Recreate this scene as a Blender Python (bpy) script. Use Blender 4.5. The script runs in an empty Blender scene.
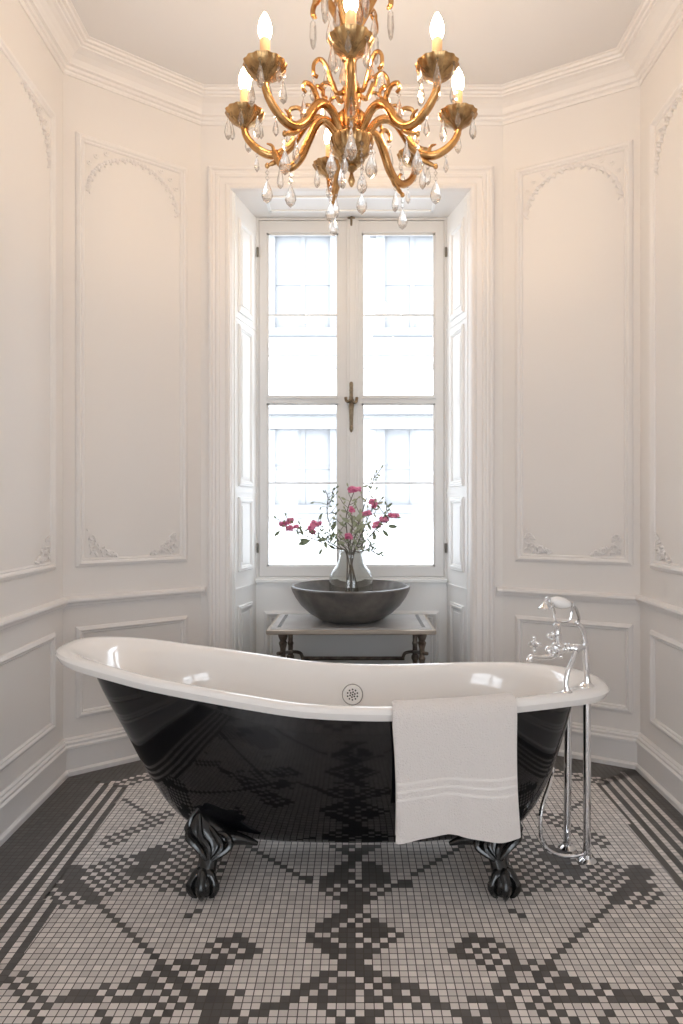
import bpy, bmesh, math, random
from mathutils import Vector, Matrix
PI = math.pi
random.seed(7)
C = bpy.context.scene.collection
F, H, VX, VY = 683.0, 1.15, 355.0, 508.0
def P(px, py, Y):
    return Vector(((px-VX)/F*Y, Y, H-(py-VY)/F*Y))
# ------------------------------------------------------------------ materials
def mat(name, col, rough=0.5, metal=0.0, bump=None, var=None, coat=0.0, spec=0.5, trans=0.0, ior=1.5, sheen=0.0):
    m = bpy.data.materials.new(name); m.use_nodes = True
    nt = m.node_tree; b = nt.nodes['Principled BSDF']
    b.inputs['Base Color'].default_value = (*col, 1)
    b.inputs['Roughness'].default_value = rough
    b.inputs['Metallic'].default_value = metal
    b.inputs['Coat Weight'].default_value = coat
    b.inputs['Coat Roughness'].default_value = 0.03
    b.inputs['Specular IOR Level'].default_value = spec
    b.inputs['Transmission Weight'].default_value = trans
    b.inputs['IOR'].default_value = ior
    b.inputs['Sheen Weight'].default_value = sheen
    tc = nt.nodes.new('ShaderNodeTexCoord')
    if bump:
        n = nt.nodes.new('ShaderNodeTexNoise'); n.inputs['Scale'].default_value = bump[0]
        n.inputs['Detail'].default_value = 4
        bp = nt.nodes.new('ShaderNodeBump'); bp.inputs['Strength'].default_value = bump[1]
        bp.inputs['Distance'].default_value = bump[2]
        nt.links.new(tc.outputs['Object'], n.inputs['Vector'])
        nt.links.new(n.outputs['Fac'], bp.inputs['Height']); nt.links.new(bp.outputs['Normal'], b.inputs['Normal'])
    if var:
        n = nt.nodes.new('ShaderNodeTexNoise'); n.inputs['Scale'].default_value = var[0]; n.inputs['Detail'].default_value = 6
        r = nt.nodes.new('ShaderNodeValToRGB')
        r.color_ramp.elements[0].position = 0.35; r.color_ramp.elements[1].position = 0.68
        r.color_ramp.elements[0].color = (*var[1], 1); r.color_ramp.elements[1].color = (*col, 1)
        nt.links.new(tc.outputs['Object'], n.inputs['Vector'])
        nt.links.new(n.outputs['Fac'], r.inputs['Fac']); nt.links.new(r.outputs['Color'], b.inputs['Base Color'])
    return m
M = {}
M['wall'] = mat('wall_paint', (.78,.75,.725), .55, bump=(60,.06,.002))
M['trim'] = mat('trim_paint', (.80,.775,.76), .4)
M['ceiling'] = mat('ceiling_paint', (.76,.745,.74), .7)
M['window'] = mat('window_paint', (.84,.845,.84), .38)
M['sash_shaded'] = mat('sash_paint_shaded', (.70,.695,.685), .4)  # darker copy of the window paint, backlit shade put into the colour
M['black'] = mat('black_enamel', (.0035,.0035,.0045), .06, coat=.1, spec=.45)
M['castiron'] = mat('black_cast_iron', (.006,.006,.006), .22, coat=.3)
M['enamel'] = mat('white_enamel', (.86,.83,.80), .08, coat=.6)
M['chrome'] = mat('chrome', (.82,.82,.83), .07, 1.0)
M['chrome_dark'] = mat('aged_chrome', (.5,.5,.5), .2, 1.0)
M['hole'] = mat('drain_hole_black', (.01,.01,.01), .6)
M['porcelain'] = mat('porcelain', (.86,.84,.82), .1)
M['gold'] = mat('gilt_brass', (.72,.42,.18), .26, 1.0, bump=(45,.25,.003), var=(22,(.42,.21,.07)))
M['gold_old'] = mat('antique_gilt', (.64,.41,.19), .27, 1.0, bump=(60,.35,.003), var=(30,(.28,.16,.07)))
M['brass'] = mat('antique_brass', (.30,.235,.16), .42, 1.0, var=(60,(.16,.12,.08)))
M['sleeve'] = mat('candle_sleeve_cream', (.82,.50,.26), .5)
M['towel'] = mat('terry_cotton', (.82,.765,.73), .95, bump=(260,.9,.006), sheen=.3)
M['band'] = mat('towel_woven_band', (.85,.80,.765), .7)
M['stone'] = mat('grey_stone', (.145,.132,.12), .3, bump=(50,.2,.003), var=(14,(.07,.066,.062)))
M['marble'] = mat('pale_marble', (.56,.555,.55), .16, var=(6,(.47,.46,.46)))
M['slate'] = mat('grey_slate_inlay', (.13,.135,.145), .2)
M['bronze'] = mat('dark_bronze', (.21,.18,.15), .38, .7, var=(30,(.08,.06,.05)))
M['bronze_light'] = mat('brushed_bronze', (.42,.36,.30), .35, .7)
M['petal'] = mat('pink_petal', (.56,.10,.24), .6, var=(40,(.76,.30,.44)))
M['leaf'] = mat('green_leaf', (.20,.24,.15), .6)
M['leaf_pale'] = mat('pale_leaf', (.38,.42,.29), .6)
M['stem'] = mat('brown_stem', (.075,.06,.04), .6)
M['facade'] = mat('pale_facade', (.60,.61,.62), .8, bump=(8,.2,.01))
M['facade_trim'] = mat('facade_stone_trim', (.215,.22,.228), .8)
M['facade_glass'] = mat('facade_window_glass', (.225,.23,.24), .6)
M['steel'] = mat('hinge_steel', (.2,.19,.17), .4, .8)
M['curtain'] = mat('grey_plaster', (.6,.6,.6), .7)
def glass(name, col, ior=1.5, rough=0.0):
    m = bpy.data.materials.new(name); m.use_nodes = True
    nt = m.node_tree; nt.nodes.remove(nt.nodes['Principled BSDF'])
    g = nt.nodes.new('ShaderNodeBsdfGlass'); g.inputs['Color'].default_value = (*col,1)
    g.inputs['IOR'].default_value = ior; g.inputs['Roughness'].default_value = rough
    nt.links.new(g.outputs[0], nt.nodes['Material Output'].inputs[0]); return m
def thin_glass(name, col, refl=1.0):
    m = bpy.data.materials.new(name); m.use_nodes = True
    nt = m.node_tree; nt.nodes.remove(nt.nodes['Principled BSDF'])
    t = nt.nodes.new('ShaderNodeBsdfTransparent'); t.inputs[0].default_value = (*col,1)
    g = nt.nodes.new('ShaderNodeBsdfGlossy'); g.inputs['Roughness'].default_value = 0.02
    lw = nt.nodes.new('ShaderNodeLayerWeight'); lw.inputs['Blend'].default_value = 0.5
    pw = nt.nodes.new('ShaderNodeMath'); pw.operation='POWER'; pw.inputs[1].default_value = 3.5
    fr = nt.nodes.new('ShaderNodeMath'); fr.operation='MULTIPLY_ADD'; fr.inputs[1].default_value = .55*refl; fr.inputs[2].default_value = .03*refl
    nt.links.new(lw.outputs['Facing'], pw.inputs[0]); nt.links.new(pw.outputs[0], fr.inputs[0])
    mx = nt.nodes.new('ShaderNodeMixShader')
    nt.links.new(fr.outputs[0], mx.inputs[0]); nt.links.new(t.outputs[0], mx.inputs[1]); nt.links.new(g.outputs[0], mx.inputs[2])
    nt.links.new(mx.outputs[0], nt.nodes['Material Output'].inputs[0]); return m
M['crystal'] = thin_glass('cut_crystal', (1,.99,.97), 1.0)
_n=M['crystal'].node_tree.nodes
for q_ in _n:
    if q_.type=='MATH' and q_.operation=='MULTIPLY_ADD': q_.inputs[1].default_value=.3; q_.inputs[2].default_value=.10
_nt=M['crystal'].node_tree   # refraction blended with clear glass so that the drops sparkle
_out=_nt.nodes['Material Output']; _src=_out.inputs[0].links[0].from_socket
_g=_nt.nodes.new('ShaderNodeBsdfGlass'); _g.inputs['IOR'].default_value=1.5; _g.inputs['Roughness'].default_value=0.0; _g.inputs['Color'].default_value=(1,1,1,1)
_m=_nt.nodes.new('ShaderNodeMixShader'); _m.inputs[0].default_value=.5
_nt.links.new(_src,_m.inputs[1]); _nt.links.new(_g.outputs[0],_m.inputs[2]); _nt.links.new(_m.outputs[0],_out.inputs[0])
M['vase_glass'] = thin_glass('vase_glass', (.95,.96,.955), 1.5)
M['pane'] = thin_glass('window_glass', (.97,.975,.98))
def emis(name, col, s):
    m = bpy.data.materials.new(name); m.use_nodes = True
    b = m.node_tree.nodes['Principled BSDF']
    b.inputs['Base Color'].default_value = (.9,.85,.8,1)
    b.inputs['Emission Color'].default_value = (*col,1); b.inputs['Emission Strength'].default_value = s
    return m
M['bulb'] = emis('lit_flame_bulb', (1,.715,.445), 56.0)
# tile material: tone attribute varies each tile a little
def tile_mat(name, col, rough):
    m = bpy.data.materials.new(name); m.use_nodes = True
    nt = m.node_tree; b = nt.nodes['Principled BSDF']; b.inputs['Roughness'].default_value = rough
    a = nt.nodes.new('ShaderNodeAttribute'); a.attribute_name = 'tone'
    mx = nt.nodes.new('ShaderNodeMix'); mx.data_type = 'RGBA'
    lo = [c*.78 for c in col]; hi = [min(1,c*1.14) for c in col]
    mx.inputs['A'].default_value = (*lo,1); mx.inputs['B'].default_value = (*hi,1)
    nt.links.new(a.outputs['Fac'], mx.inputs['Factor']); nt.links.new(mx.outputs['Result'], b.inputs['Base Color'])
    return m
M['tile_light'] = tile_mat('cream_mosaic_tile', (.78,.72,.68), .36)
M['tile_dark'] = tile_mat('charcoal_mosaic_tile', (.125,.115,.108), .40)
M['grout'] = mat('grout', (.135,.12,.11), .9)
# ------------------------------------------------------------------ mesh helper
class MB:
    def __init__(s): s.v=[]; s.f=[]; s.m=[]; s.cur=0
    def add(s, vs, fs):
        b=len(s.v); s.v += [tuple(v) for v in vs]
        for f in fs: s.f.append([b+i for i in f]); s.m.append(s.cur)
    def box(s, x0,x1,y0,y1,z0,z1, T=None):
        vs=[Vector((x,y,z)) for z in (z0,z1) for y in (y0,y1) for x in (x0,x1)]
        if T: vs=[T(v) for v in vs]
        s.add(vs,[(0,2,3,1),(4,5,7,6),(0,1,5,4),(2,6,7,3),(0,4,6,2),(1,3,7,5)])
    def rings(s, rs, cap=True, closed=True, loop=False):
        n=len(rs[0]); b=len(s.v)
        for r in rs: s.v += [tuple(v) for v in r]
        k=len(rs)
        for i in range(k if loop else k-1):
            a=b+i*n; c=b+((i+1)%k)*n
            for j in range(n if closed else n-1):
                q=(j+1)%n
                s.f.append([a+j,a+q,c+q,c+j]); s.m.append(s.cur)
        if cap and not loop and closed:
            s.f.append([b+j for j in range(n)][::-1]); s.m.append(s.cur)
            s.f.append([b+(k-1)*n+j for j in range(n)]); s.m.append(s.cur)
    def tube(s, pts, r, n=10, cap=True):
        pts=[Vector(p) for p in pts]
        rr = list(r) if isinstance(r,(list,tuple)) else [r]*len(pts)
        if len(rr)!=len(pts):      # resample the radii along the path
            m_=len(rr)-1; out=[]
            for i in range(len(pts)):
                t=i/(len(pts)-1)*m_; a=min(int(t),m_-1); out.append(rr[a]+(rr[a+1]-rr[a])*(t-a))
            rr=out
        rs=[]; up=None
        for i,p in enumerate(pts):
            t=(pts[min(i+1,len(pts)-1)]-pts[max(i-1,0)])
            if t.length<1e-9: t=Vector((0,0,1))
            t.normalize()
            if up is None:
                up = Vector((0,0,1)) if abs(t.z)<.9 else Vector((1,0,0))
            u=(up-t*up.dot(t))
            if u.length<1e-6: u=t.orthogonal()
            u.normalize(); w=t.cross(u); up=u
            rs.append([p+(u*math.cos(a)+w*math.sin(a))*rr[i] for a in [2*PI*k/n for k in range(n)]])
        s.rings(rs,cap)
    def lathe(s, prof, c, n=24, ribs=0, amp=0.0, axis=None, cap=True):
        c=Vector(c); R=Matrix.Identity(3)
        if axis is not None: R=Vector((0,0,1)).rotation_difference(Vector(axis)).to_matrix()
        rs=[]
        for (r,z) in prof:
            ring=[]
            for k in range(n):
                a=2*PI*k/n; q=r*(1+amp*math.cos(ribs*a)) if ribs else r
                ring.append(c+R@Vector((q*math.cos(a),q*math.sin(a),z)))
            rs.append(ring)
        s.rings(rs,cap)
    def ball(s, c, r, sx=1,sy=1,sz=1, n=12, R=None):
        c=Vector(c); rs=[]
        for i in range(n//2+1):
            ph=PI*i/(n//2); ph=min(max(ph,.02),PI-.02)
            ring=[]
            for k in range(n):
                a=2*PI*k/n
                v=Vector((r*sx*math.sin(ph)*math.cos(a), r*sy*math.sin(ph)*math.sin(a), -r*sz*math.cos(ph)))
                if R: v=R@v
                ring.append(c+v)
            rs.append(ring)
        s.rings(rs)
    def build(s, name, m, parent=None, smooth=True, angle=35, bevel=0):
        me=bpy.data.meshes.new(name); me.from_pydata(s.v,[],s.f); me.update()
        ms = m if isinstance(m,(list,tuple)) else [m]
        for q in ms: me.materials.append(M[q])
        for p,i in zip(me.polygons, s.m): p.material_index=i
        bm=bmesh.new(); bm.from_mesh(me); bmesh.ops.recalc_face_normals(bm, faces=bm.faces)
        if smooth:
            for f in bm.faces: f.smooth=True
            for e in bm.edges:
                if len(e.link_faces)==2 and e.calc_face_angle(0)>math.radians(angle): e.smooth=False
        bm.to_mesh(me); bm.free()
        o=bpy.data.objects.new(name,me); C.objects.link(o)
        if parent:
            o.parent=parent; o.matrix_parent_inverse=Matrix.Translation(-parent.location) if parent.type=='EMPTY' else Matrix.Translation(-parent.location)
            if parent.type!='EMPTY': o.matrix_parent_inverse=parent.matrix_basis.inverted()
        if bevel:
            b=o.modifiers.new('bevel','BEVEL'); b.width=bevel; b.segments=2; b.limit_method='ANGLE'; b.angle_limit=math.radians(50)
        return o
def empty(name, loc, label, cat, group=None):
    o=bpy.data.objects.new(name,None); C.objects.link(o); o.location=loc; o.empty_display_size=.05
    return tag(o,label,cat,group)
def tag(o,label,cat,group=None,kind=None):
    o['label']=label; o['category']=cat
    if group: o['group']=group
    if kind: o['kind']=kind
    return o
def struct(o): o['kind']='structure'; return o
def smoothpath(pts, n=6):
    pts=[Vector(p) for p in pts]; out=[]
    for i in range(len(pts)-1):
        p0=pts[max(i-1,0)]; p1=pts[i]; p2=pts[i+1]; p3=pts[min(i+2,len(pts)-1)]
        for k in range(n):
            t=k/n
            out.append(.5*((2*p1)+(p2-p0)*t+(2*p0-5*p1+4*p2-p3)*t*t+(-p0+3*p1-3*p2+p3)*t**3))
    out.append(pts[-1]); return out
def interp(tab,x):
    if x<=tab[0][0]: return tab[0][1]
    for (a,b),(c,d) in zip(tab,tab[1:]):
        if x<=c: 
            t=(x-a)/(c-a); return b+(d-b)*t
    return tab[-1][1]
def sinterp(tab,x):   # smooth (catmull) interpolation
    if x<=tab[0][0]: return tab[0][1]
    if x>=tab[-1][0]: return tab[-1][1]
    for i in range(len(tab)-1):
        if x<=tab[i+1][0]:
            x1,y1=tab[i]; x2,y2=tab[i+1]
            x0,y0=tab[i-1] if i>0 else (x1-(x2-x1),y1)
            x3,y3=tab[i+2] if i+2<len(tab) else (x2+(x2-x1),y2)
            m1=(y2-y0)/(x2-x0); m2=(y3-y1)/(x3-x1); h=x2-x1; t=(x-x1)/h
            return (2*t**3-3*t*t+1)*y1+(t**3-2*t*t+t)*h*m1+(-2*t**3+3*t*t)*y2+(t**3-t*t)*h*m2

# ================================================================== ROOM SHELL
CEIL=3.135
YN=0.75                      # the bay opens into the wider bathroom here
L1=Vector((-1.255,2.935)); L2=Vector((-.752,3.335)); R2=Vector((.722,3.335)); R1=Vector((1.262,3.02))
L0=Vector((-1.255+.034*(2.935-YN),YN)); R0=Vector((1.262-.013*(3.02-YN),YN))
WX=2.3; YB=-2.6
LN=Vector((-WX,YN)); RN=Vector((WX,YN)); LB=Vector((-WX,YB)); RB=Vector((WX,YB))
class Wall:
    """A->B runs with the room on its left-hand... d is measured into the room."""
    def __init__(s,A,B,inside):
        s.A=A; s.B=B; s.t=(B-A).normalized(); s.len=(B-A).length
        n=Vector((-s.t.y,s.t.x))
        if n.dot(inside-A)<0: n=-n
        s.n=n
    def T(s,v):   # v=(along, into room, z)
        p=s.A+s.t*v[0]+s.n*v[1]; return Vector((p.x,p.y,v[2]))
    def hit(s,px,py,d=0.0):
        k=(px-VX)/F; A=s.A+s.n*d
        # A + t*u = (k*Y, Y)
        den=s.t.x-k*s.t.y; u=(k*A.y-A.x)/den; Y=A.y+s.t.y*u
        return u, H-(py-VY)/F*Y
IN=Vector((0,1.5))
W_L=Wall(L0,L1,IN); W_OL=Wall(L1,L2,IN); W_OR=Wall(R2,R1,IN); W_R=Wall(R1,R0,IN)
W_NL=Wall(LN,L0,Vector((0,-1))); W_NR=Wall(R0,RN,Vector((0,-1)))
W_BL=Wall(LB,LN,IN); W_BR=Wall(RN,RB,IN)
TH=.12
def wallbox(name,w,s0,s1,z0=-.02,z1=CEIL+.02):
    m=MB(); m.box(s0,s1,-TH,0,z0,z1,w.T); return struct(m.build(name,'wall',smooth=False))
def mitre_wall(name, pts, outw=TH):
    pass
# continuous wall ribbons made as separate prisms whose outer faces are mitred by hand
def prism(name,poly,z0,z1,m='wall'):
    b=MB(); n=len(poly); vs=[(p[0],p[1],z0) for p in poly]+[(p[0],p[1],z1) for p in poly]
    fs=[tuple(range(n))[::-1],tuple(range(n,2*n))]+[(i,(i+1)%n,n+(i+1)%n,n+i) for i in range(n)]
    b.add(vs,fs); return b.build(name,m,smooth=False)
def offs(prev,cur,nxt,d):
    t1=(cur-prev).normalized(); t2=(nxt-cur).normalized()
    n1=Vector((-t1.y,t1.x)); n2=Vector((-t2.y,t2.x)); b=(n1+n2)
    k=d/(1+n1.dot(n2)) if abs(1+n1.dot(n2))>1e-6 else d
    return cur+b*k
chain=[LB,LN,L0,L1,L2,Vector((-.60,3.335))]
chainR=[Vector((.561,3.335)),R2,R1,R0,RN,RB]
def wallchain(ch,names,sgn):
    out=[]
    for i,c in enumerate(ch):
        a=ch[i-1] if i>0 else c-(ch[1]-c); b=ch[i+1] if i<len(ch)-1 else c+(c-ch[i-1])
        out.append(offs(a,c,b,TH))
    for i,nm in enumerate(names):
        struct(prism(nm,[ch[i],ch[i+1],out[i+1],out[i]],-.03,CEIL+.03))
wallchain(chain,['wall_rear_left','wall_shoulder_left','wall_left','wall_bay_left','wall_window_left'],1)
wallchain(chainR,['wall_window_right','wall_bay_right','wall_right','wall_shoulder_right','wall_rear_right'],1)
# alcove (splayed shutter box) to the window
AF=3.335; AW=3.65; AXL0,AXR0=-.60,.561; AXL1,AXR1=-.529,.492; SILL=.765; HEADF=2.70; HEADW=2.705
prism_=lambda n,p,a,b,m='window': struct(prism(n,p,a,b,m))
WB=AW+.16
# wall behind the casing above and below the window
b=MB(); b.box(AXL0,AXR0,AF,AF+.30,2.70,CEIL+.03); struct(b.build('wall_above_window','wall',smooth=False))
b=MB(); b.box(-.75,.72,AW,WB,-.03,SILL); struct(b.build('wall_below_window','window',smooth=False))
b=MB(); b.box(-.75,.72,AW,WB,HEADW,CEIL+.03); struct(b.build('wall_over_frame','wall',smooth=False))
b=MB(); b.box(-.75,AXL1-.0,AW+.02,WB,SILL,HEADW); struct(b.build('wall_jamb_left','wall',smooth=False))
b=MB(); b.box(AXR1,.72,AW+.02,WB,SILL,HEADW); struct(b.build('wall_jamb_right','wall',smooth=False))
# rear wall; two tall unseen windows added and sized for fill light
b=MB()
fill_wins=[(-2.15,-.78),(.78,2.15)]; z0w,z1w=.35,2.35
xs=[-WX-TH]+[q for w in fill_wins for q in w]+[WX+TH]
for i in range(0,len(xs),2): b.box(xs[i],xs[i+1],YB-TH,YB,-.03,CEIL+.03)
for w in fill_wins:
    b.box(w[0],w[1],YB-TH,YB,-.03,z0w); b.box(w[0],w[1],YB-TH,YB,z1w,CEIL+.03)
struct(b.build('wall_rear','wall',smooth=False))
for i,w in enumerate(fill_wins):
    b=MB()
    for (a,c) in ((w[0],w[0]+.06),(w[1]-.06,w[1]),((w[0]+w[1])/2-.04,(w[0]+w[1])/2+.04)): b.box(a,c,YB-.09,YB-.03,z0w,z1w)
    for (a,c) in ((z0w,z0w+.07),(z1w-.06,z1w),(1.75,1.79)): b.box(w[0],w[1],YB-.09,YB-.03,a,c)
    o=struct(b.build('window_%d'%(i+2),'window',smooth=False))  # unseen window, added to let light in behind the camera
    g=MB(); g.box(w[0],w[1],YB-.064,YB-.06,z0w,z1w); g.build('pane','pane',o,smooth=False)
# ceiling
b=MB(); b.box(-WX-TH,WX+TH,YB-TH,AF+.6,CEIL,CEIL+.1); struct(b.build('ceiling','ceiling',smooth=False))
# ---------------------------------------------------------------- floor mosaic
p=.02187; Y00=1.9814; X00=.0005
rows={
-17:'',-16:'-4 -2 -1 1 2 3',-15:'-3 -2 0 1 2',-14:'-2 -1 0 1',-13:'-1 0',-12:'-1 0',-11:'-2 -1 1 2',-10:'-3 -2 -1 1 2 3',
-9:'-3 -2 1 2 3',-8:'-4 -3 -2 -1 1 2 3 4',-7:'-8 -7 -5 -4 -3 -2 -1 1 2 3 4',-6:'-7 -5 -4 -3 -2 0 1 2 3 4 6 7',
-5:'-5 -4 -2 -1 1 3 5 6 7',-4:'-5 -3 -1 0 2 4',-3:'-4 -2 -1 0 1 3',-2:'-3 -2 -1 0 1 2',-1:'-2 -1 0 1',
0:'-1 0',1:'-2 -1 0 -21 20',2:'-3 -2 -1 1 -22 21',3:'-4 -3 -2 0 2',4:'-5 -4 -3 -1 1 2 3',5:'-5 -4 -2 -1 0 1 2 3 4',
6:'-6 -3 -2 -1 1 2 3 5 -15 14',7:'-6 -5 -4 -2 -1 0 2 4 -17 -16 -15 -14 13 14 15 16',
8:'-5 -4 -3 -1 1 3 -18 -16 -14 -13 12 13 15 17',9:'-4 -3 -2 -1 0 1 2 -17 -15 -13 -12 11 12 14 16 18 -25 24',
10:'-3 -1 0 1 -19 -18 -16 -14 -13 12 13 15 17 18 -24 23',11:'-2 -1 0 -20 -18 -17 -16 -15 14 16 18 -23 -21 22 20',
12:'-2 -1 0 1 -20 -19 -17 -16 15 17 18 19 -23 -22 22 21',13:'-4 -3 0 1 2 -18 17 -24 -22 -21 23 21 20',
14:'-5 -4 -2 -1 1 3 4 -20 16 17 -25 -24 -23 -21 -20 24 23 22 20',
15:'-6 -5 -3 -2 -1 0 2 4 5 6 -19 -17 -16 15 16 18 -28 -26 -25 -23 -22 -20 27 25 24 22 21 19',
16:'-7 -6 -4 -2 -1 1 3 4 6 7 -19 -18 -16 -15 -13 15 17 -31 -30 -29 -27 -24 -21 30 29 28 26 23 20',
17:'-8 -7 -5 -4 -3 -2 -1 1 2 4 5 7 8 -18 -17 -16 -15 -14 12 13 14 16 -32 -31 -30 -29 -28 -26 -25 -24 -23 -22 -20 31 30 29 28 27 25 24 23 22 21 19',
18:'-10 -9 -8 -4 3 6 8 9 -17 -16 -15 -14 14 15 16 -21 -19 20 18',
19:'-11 -10 -3 -1 1 2 10 11 -16 -15 -14 -13 13 14 15 -27 -22 -20 26 21 19',
20:'-12 -2 0 1 11 12 -16 -15 14 15 -26 -23 -21 25 22 20'}
dark=set()
for r,sx in rows.items():
    for q in sx.split(): dark.add((int(q),r))
def sym(i,r): dark.add((i,r)); dark.add((-1-i,r))
for r in range(-34,-7): sym(r-1,r) if r>-30 else None
for r in range(-4,9): sym(r-34,r)
for r in range(13,19): sym(r-51,r)
for r in range(14,24): sym(r-53,r)
def px2t(px,py):
    Y=F*H/(py-VY); X=(px-VX)/F*Y; return ((X-X00)/p,(Y00-Y)/p)
def inpoly(x,y,poly):
    c=False; j=len(poly)-1
    for i in range(len(poly)):
        xi,yi=poly[i]; xj,yj=poly[j]
        if (yi>y)!=(yj>y) and x<(xj-xi)*(y-yi)/(yj-yi)+xi: c=not c
        j=i
    return c
R1p=[px2t(*q) for q in [(72,871),(100,862),(133,852),(165,841),(180,836),(205,840),(225,850),(225,875),(205,890),(188,897),(165,893),(146,886),(130,886),(112,893),(98,901),(86,907),(60,907),(40,895)]]
R2p=[px2t(*q) for q in [(93,845),(115,832),(135,824),(165,809),(176,811),(168,820),(150,829),(130,838),(106,851)]]
for r in range(-40,4):
    for i in range(-46,-10):
        for Rp in (R1p,R2p):
            if inpoly(i+.5,r+.5,Rp) and (i+r)%2: sym(i,r)
for (cx,cy,rad) in ((-41,-8,2.6),(-39.5,-5,2.2),(-30.5,-12,3.2),(-31,-8.5,2.0)):   # solid dark knots in the lattice
    for i in range(-46,-20):
        for r in range(-18,2):
            if abs(i+.5-cx)+abs(r+.5-cy)<rad: sym(i,r)
for k in range(9): sym(-42+k,-33+k)
def isdark(i,r):
    if r>17: 
        if r<=20: return (i,r) in dark
        r=34-r
        while r<-34: r+=50
    if r<-34: return False
    return (i,r) in dark
def clip(poly,a,b,c):     # keep a*x+b*y>=c
    out=[]
    for k in range(len(poly)):
        P1=poly[k]; P2=poly[(k+1)%len(poly)]
        d1=a*P1[0]+b*P1[1]-c; d2=a*P2[0]+b*P2[1]-c
        if d1>=0: out.append(P1)
        if (d1>=0)!=(d2>=0):
            t=d1/(d1-d2); out.append((P1[0]+(P2[0]-P1[0])*t,P1[1]+(P2[1]-P1[1])*t))
    return out
def half(w,d):    # half plane: distance into room from wall w >= d
    n=w.n; A=w.A+n*d; return (n.x,n.y,n.x*A.x+n.y*A.y)
tl,td=[],[]
def put(poly,dk):
    if len(poly)<3: return
    ar=abs(sum(poly[k][0]*poly[(k+1)%len(poly)][1]-poly[(k+1)%len(poly)][0]*poly[k][1] for k in range(len(poly))))/2
    if ar<2e-5: return
    (td if dk else tl).append(poly)
G=.0013
def sq(x,y): return [(x+G,y+G),(x+p-G,y+G),(x+p-G,y+p-G),(x+G,y+p-G)]
OFFL=.010; OFFR=-.045
def dist(w,x,y): return w.n.dot(Vector((x,y))-w.A)
nearF=lambda Y: 16 if Y<2.0 else 14
BWR=13          # right border width in tiles
def stripe_dark(u,side):
    if side=='L': return u not in (8,10,12,14)
    return u not in (6,8,10,12)
hOL,hOR=half(W_OL,0.02),half(W_OR,0.02)
hL0,hR0=half(W_L,0.02),half(W_R,0.02)
# field + bay stripes (axis aligned)
for r in range(-80,58):
    yb=Y00-(r+1)*p
    if yb>3.64 or yb<YN: continue
    for i in range(-62,62):
        xb=X00+i*p; cx,cy=xb+p/2,yb+p/2
        poly=sq(xb,yb)
        if cy<3.33:
            uo=min(dist(W_OL,cx,cy),dist(W_OR,cx,cy))
            if uo<.012: continue
            ul=dist(W_L,cx,cy)-OFFL; ur=dist(W_R,cx,cy)-OFFR
            nl=nearF(cy)*p; nr=BWR*p+.02
            if ul<-.03 or ur<-.03: continue
            k=(uo-.20)/(p*.95)
            obl=uo<.20+5*p*.95
            if not obl or True:
                if ul<nl and ul<uo+.0: 
                    pl=clip(poly,*half(W_L,OFFL+nl))
                    if obl or not pl: 
                        if not obl: continue
                        if ul<uo*1.0-.0: continue
                    poly=pl
                if ur<nr and ur<uo+.0:
                    pl=clip(poly,*half(W_R,OFFR+nr+.004))
                    if not pl: continue
                    poly=pl
            if obl: dk=not(0<=k<1 or 2<=k<3 or 4<=k<5)
            else: dk=isdark(i,r)
            put(poly,dk)
        else:
            if not(-.58<cx<.54): continue
            put(poly,((cy-3.335)//p)%2==0 if cy<3.42 else True)
# side borders in the walls' own directions
for side,w,off,wd in (('L',W_L,OFFL,None),('R',W_R,OFFR,BWR)):
    n=w.n; A=w.A; t=w.t
    N=int(w.len/p)+4
    for v in range(-2,N):
        for u in range(-1 if side=='L' else 0, 17 if side=='L' else 14):
            c=A+n*(off+(u+.5)*p)+t*((v+.5)*p)
            if c.y<YN+.01: continue
            nmax=nearF(c.y) if side=='L' else BWR
            if side=='R' and u>=13: continue
            if u>=nmax: continue
            uo=min(dist(W_OL,c.x,c.y),dist(W_OR,c.x,c.y))
            du=off+(u+.5)*p
            if uo<du-.004*1 or uo<.014: 
                if uo<.014 or uo<du: continue
            if du<.014: continue
            P0=A+n*(off+u*p+G)+t*(v*p+G); 
            q=[P0,P0+n*(p-2*G),P0+n*(p-2*G)+t*(p-2*G),P0+t*(p-2*G)]
            poly=[(z.x,z.y) for z in q]
            put(poly,stripe_dark(u,side))
# wider part of the room behind the camera: larger tiles of the same mosaic
q=p*2.5
y=YN-q
while y>YB:
    x=-WX
    while x<WX-.001:
        i=int((x+WX)/q); j=int((YN-y)/q)
        put([(x+G,y+G),(x+q-G,y+G),(x+q-G,y+q-G),(x+G,y+q-G)],(abs((i%16)-8)+abs((j%16)-8))==6)
        x+=q
    y-=q
me=bpy.data.meshes.new('floor'); vs=[(-WX,YB,-.0015),(WX,YB,-.0015),(WX,3.66,-.0015),(-WX,3.66,-.0015),(-WX,YB,-.03),(WX,YB,-.03),(WX,3.66,-.03),(-WX,3.66,-.03)]
fs=[(0,1,2,3),(4,7,6,5),(0,4,5,1),(1,5,6,2),(2,6,7,3),(3,7,4,0)]; mi=[0]*6; tone=[.5]*6
for k,L in ((1,tl),(2,td)):
    for poly in L:
        b0=len(vs); vs+=[(a,c,0.0) for a,c in poly]; fs.append(tuple(range(b0,b0+len(poly)))); mi.append(k)
        tone.append(min(1,max(0,random.gauss(.5,.22))))
me.from_pydata(vs,[],fs); me.update()
for n_ in ('grout','tile_light','tile_dark'): me.materials.append(M[n_])
me.polygons.foreach_set('material_index',mi)
at=me.attributes.new('tone','FLOAT','FACE'); at.data.foreach_set('value',tone)
bm=bmesh.new(); bm.from_mesh(me)
for f in bm.faces:
    if f.material_index and f.normal.z<0: f.normal_flip()
bm.to_mesh(me); bm.free()
floor=bpy.data.objects.new('floor',me); C.objects.link(floor); struct(floor)
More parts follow.
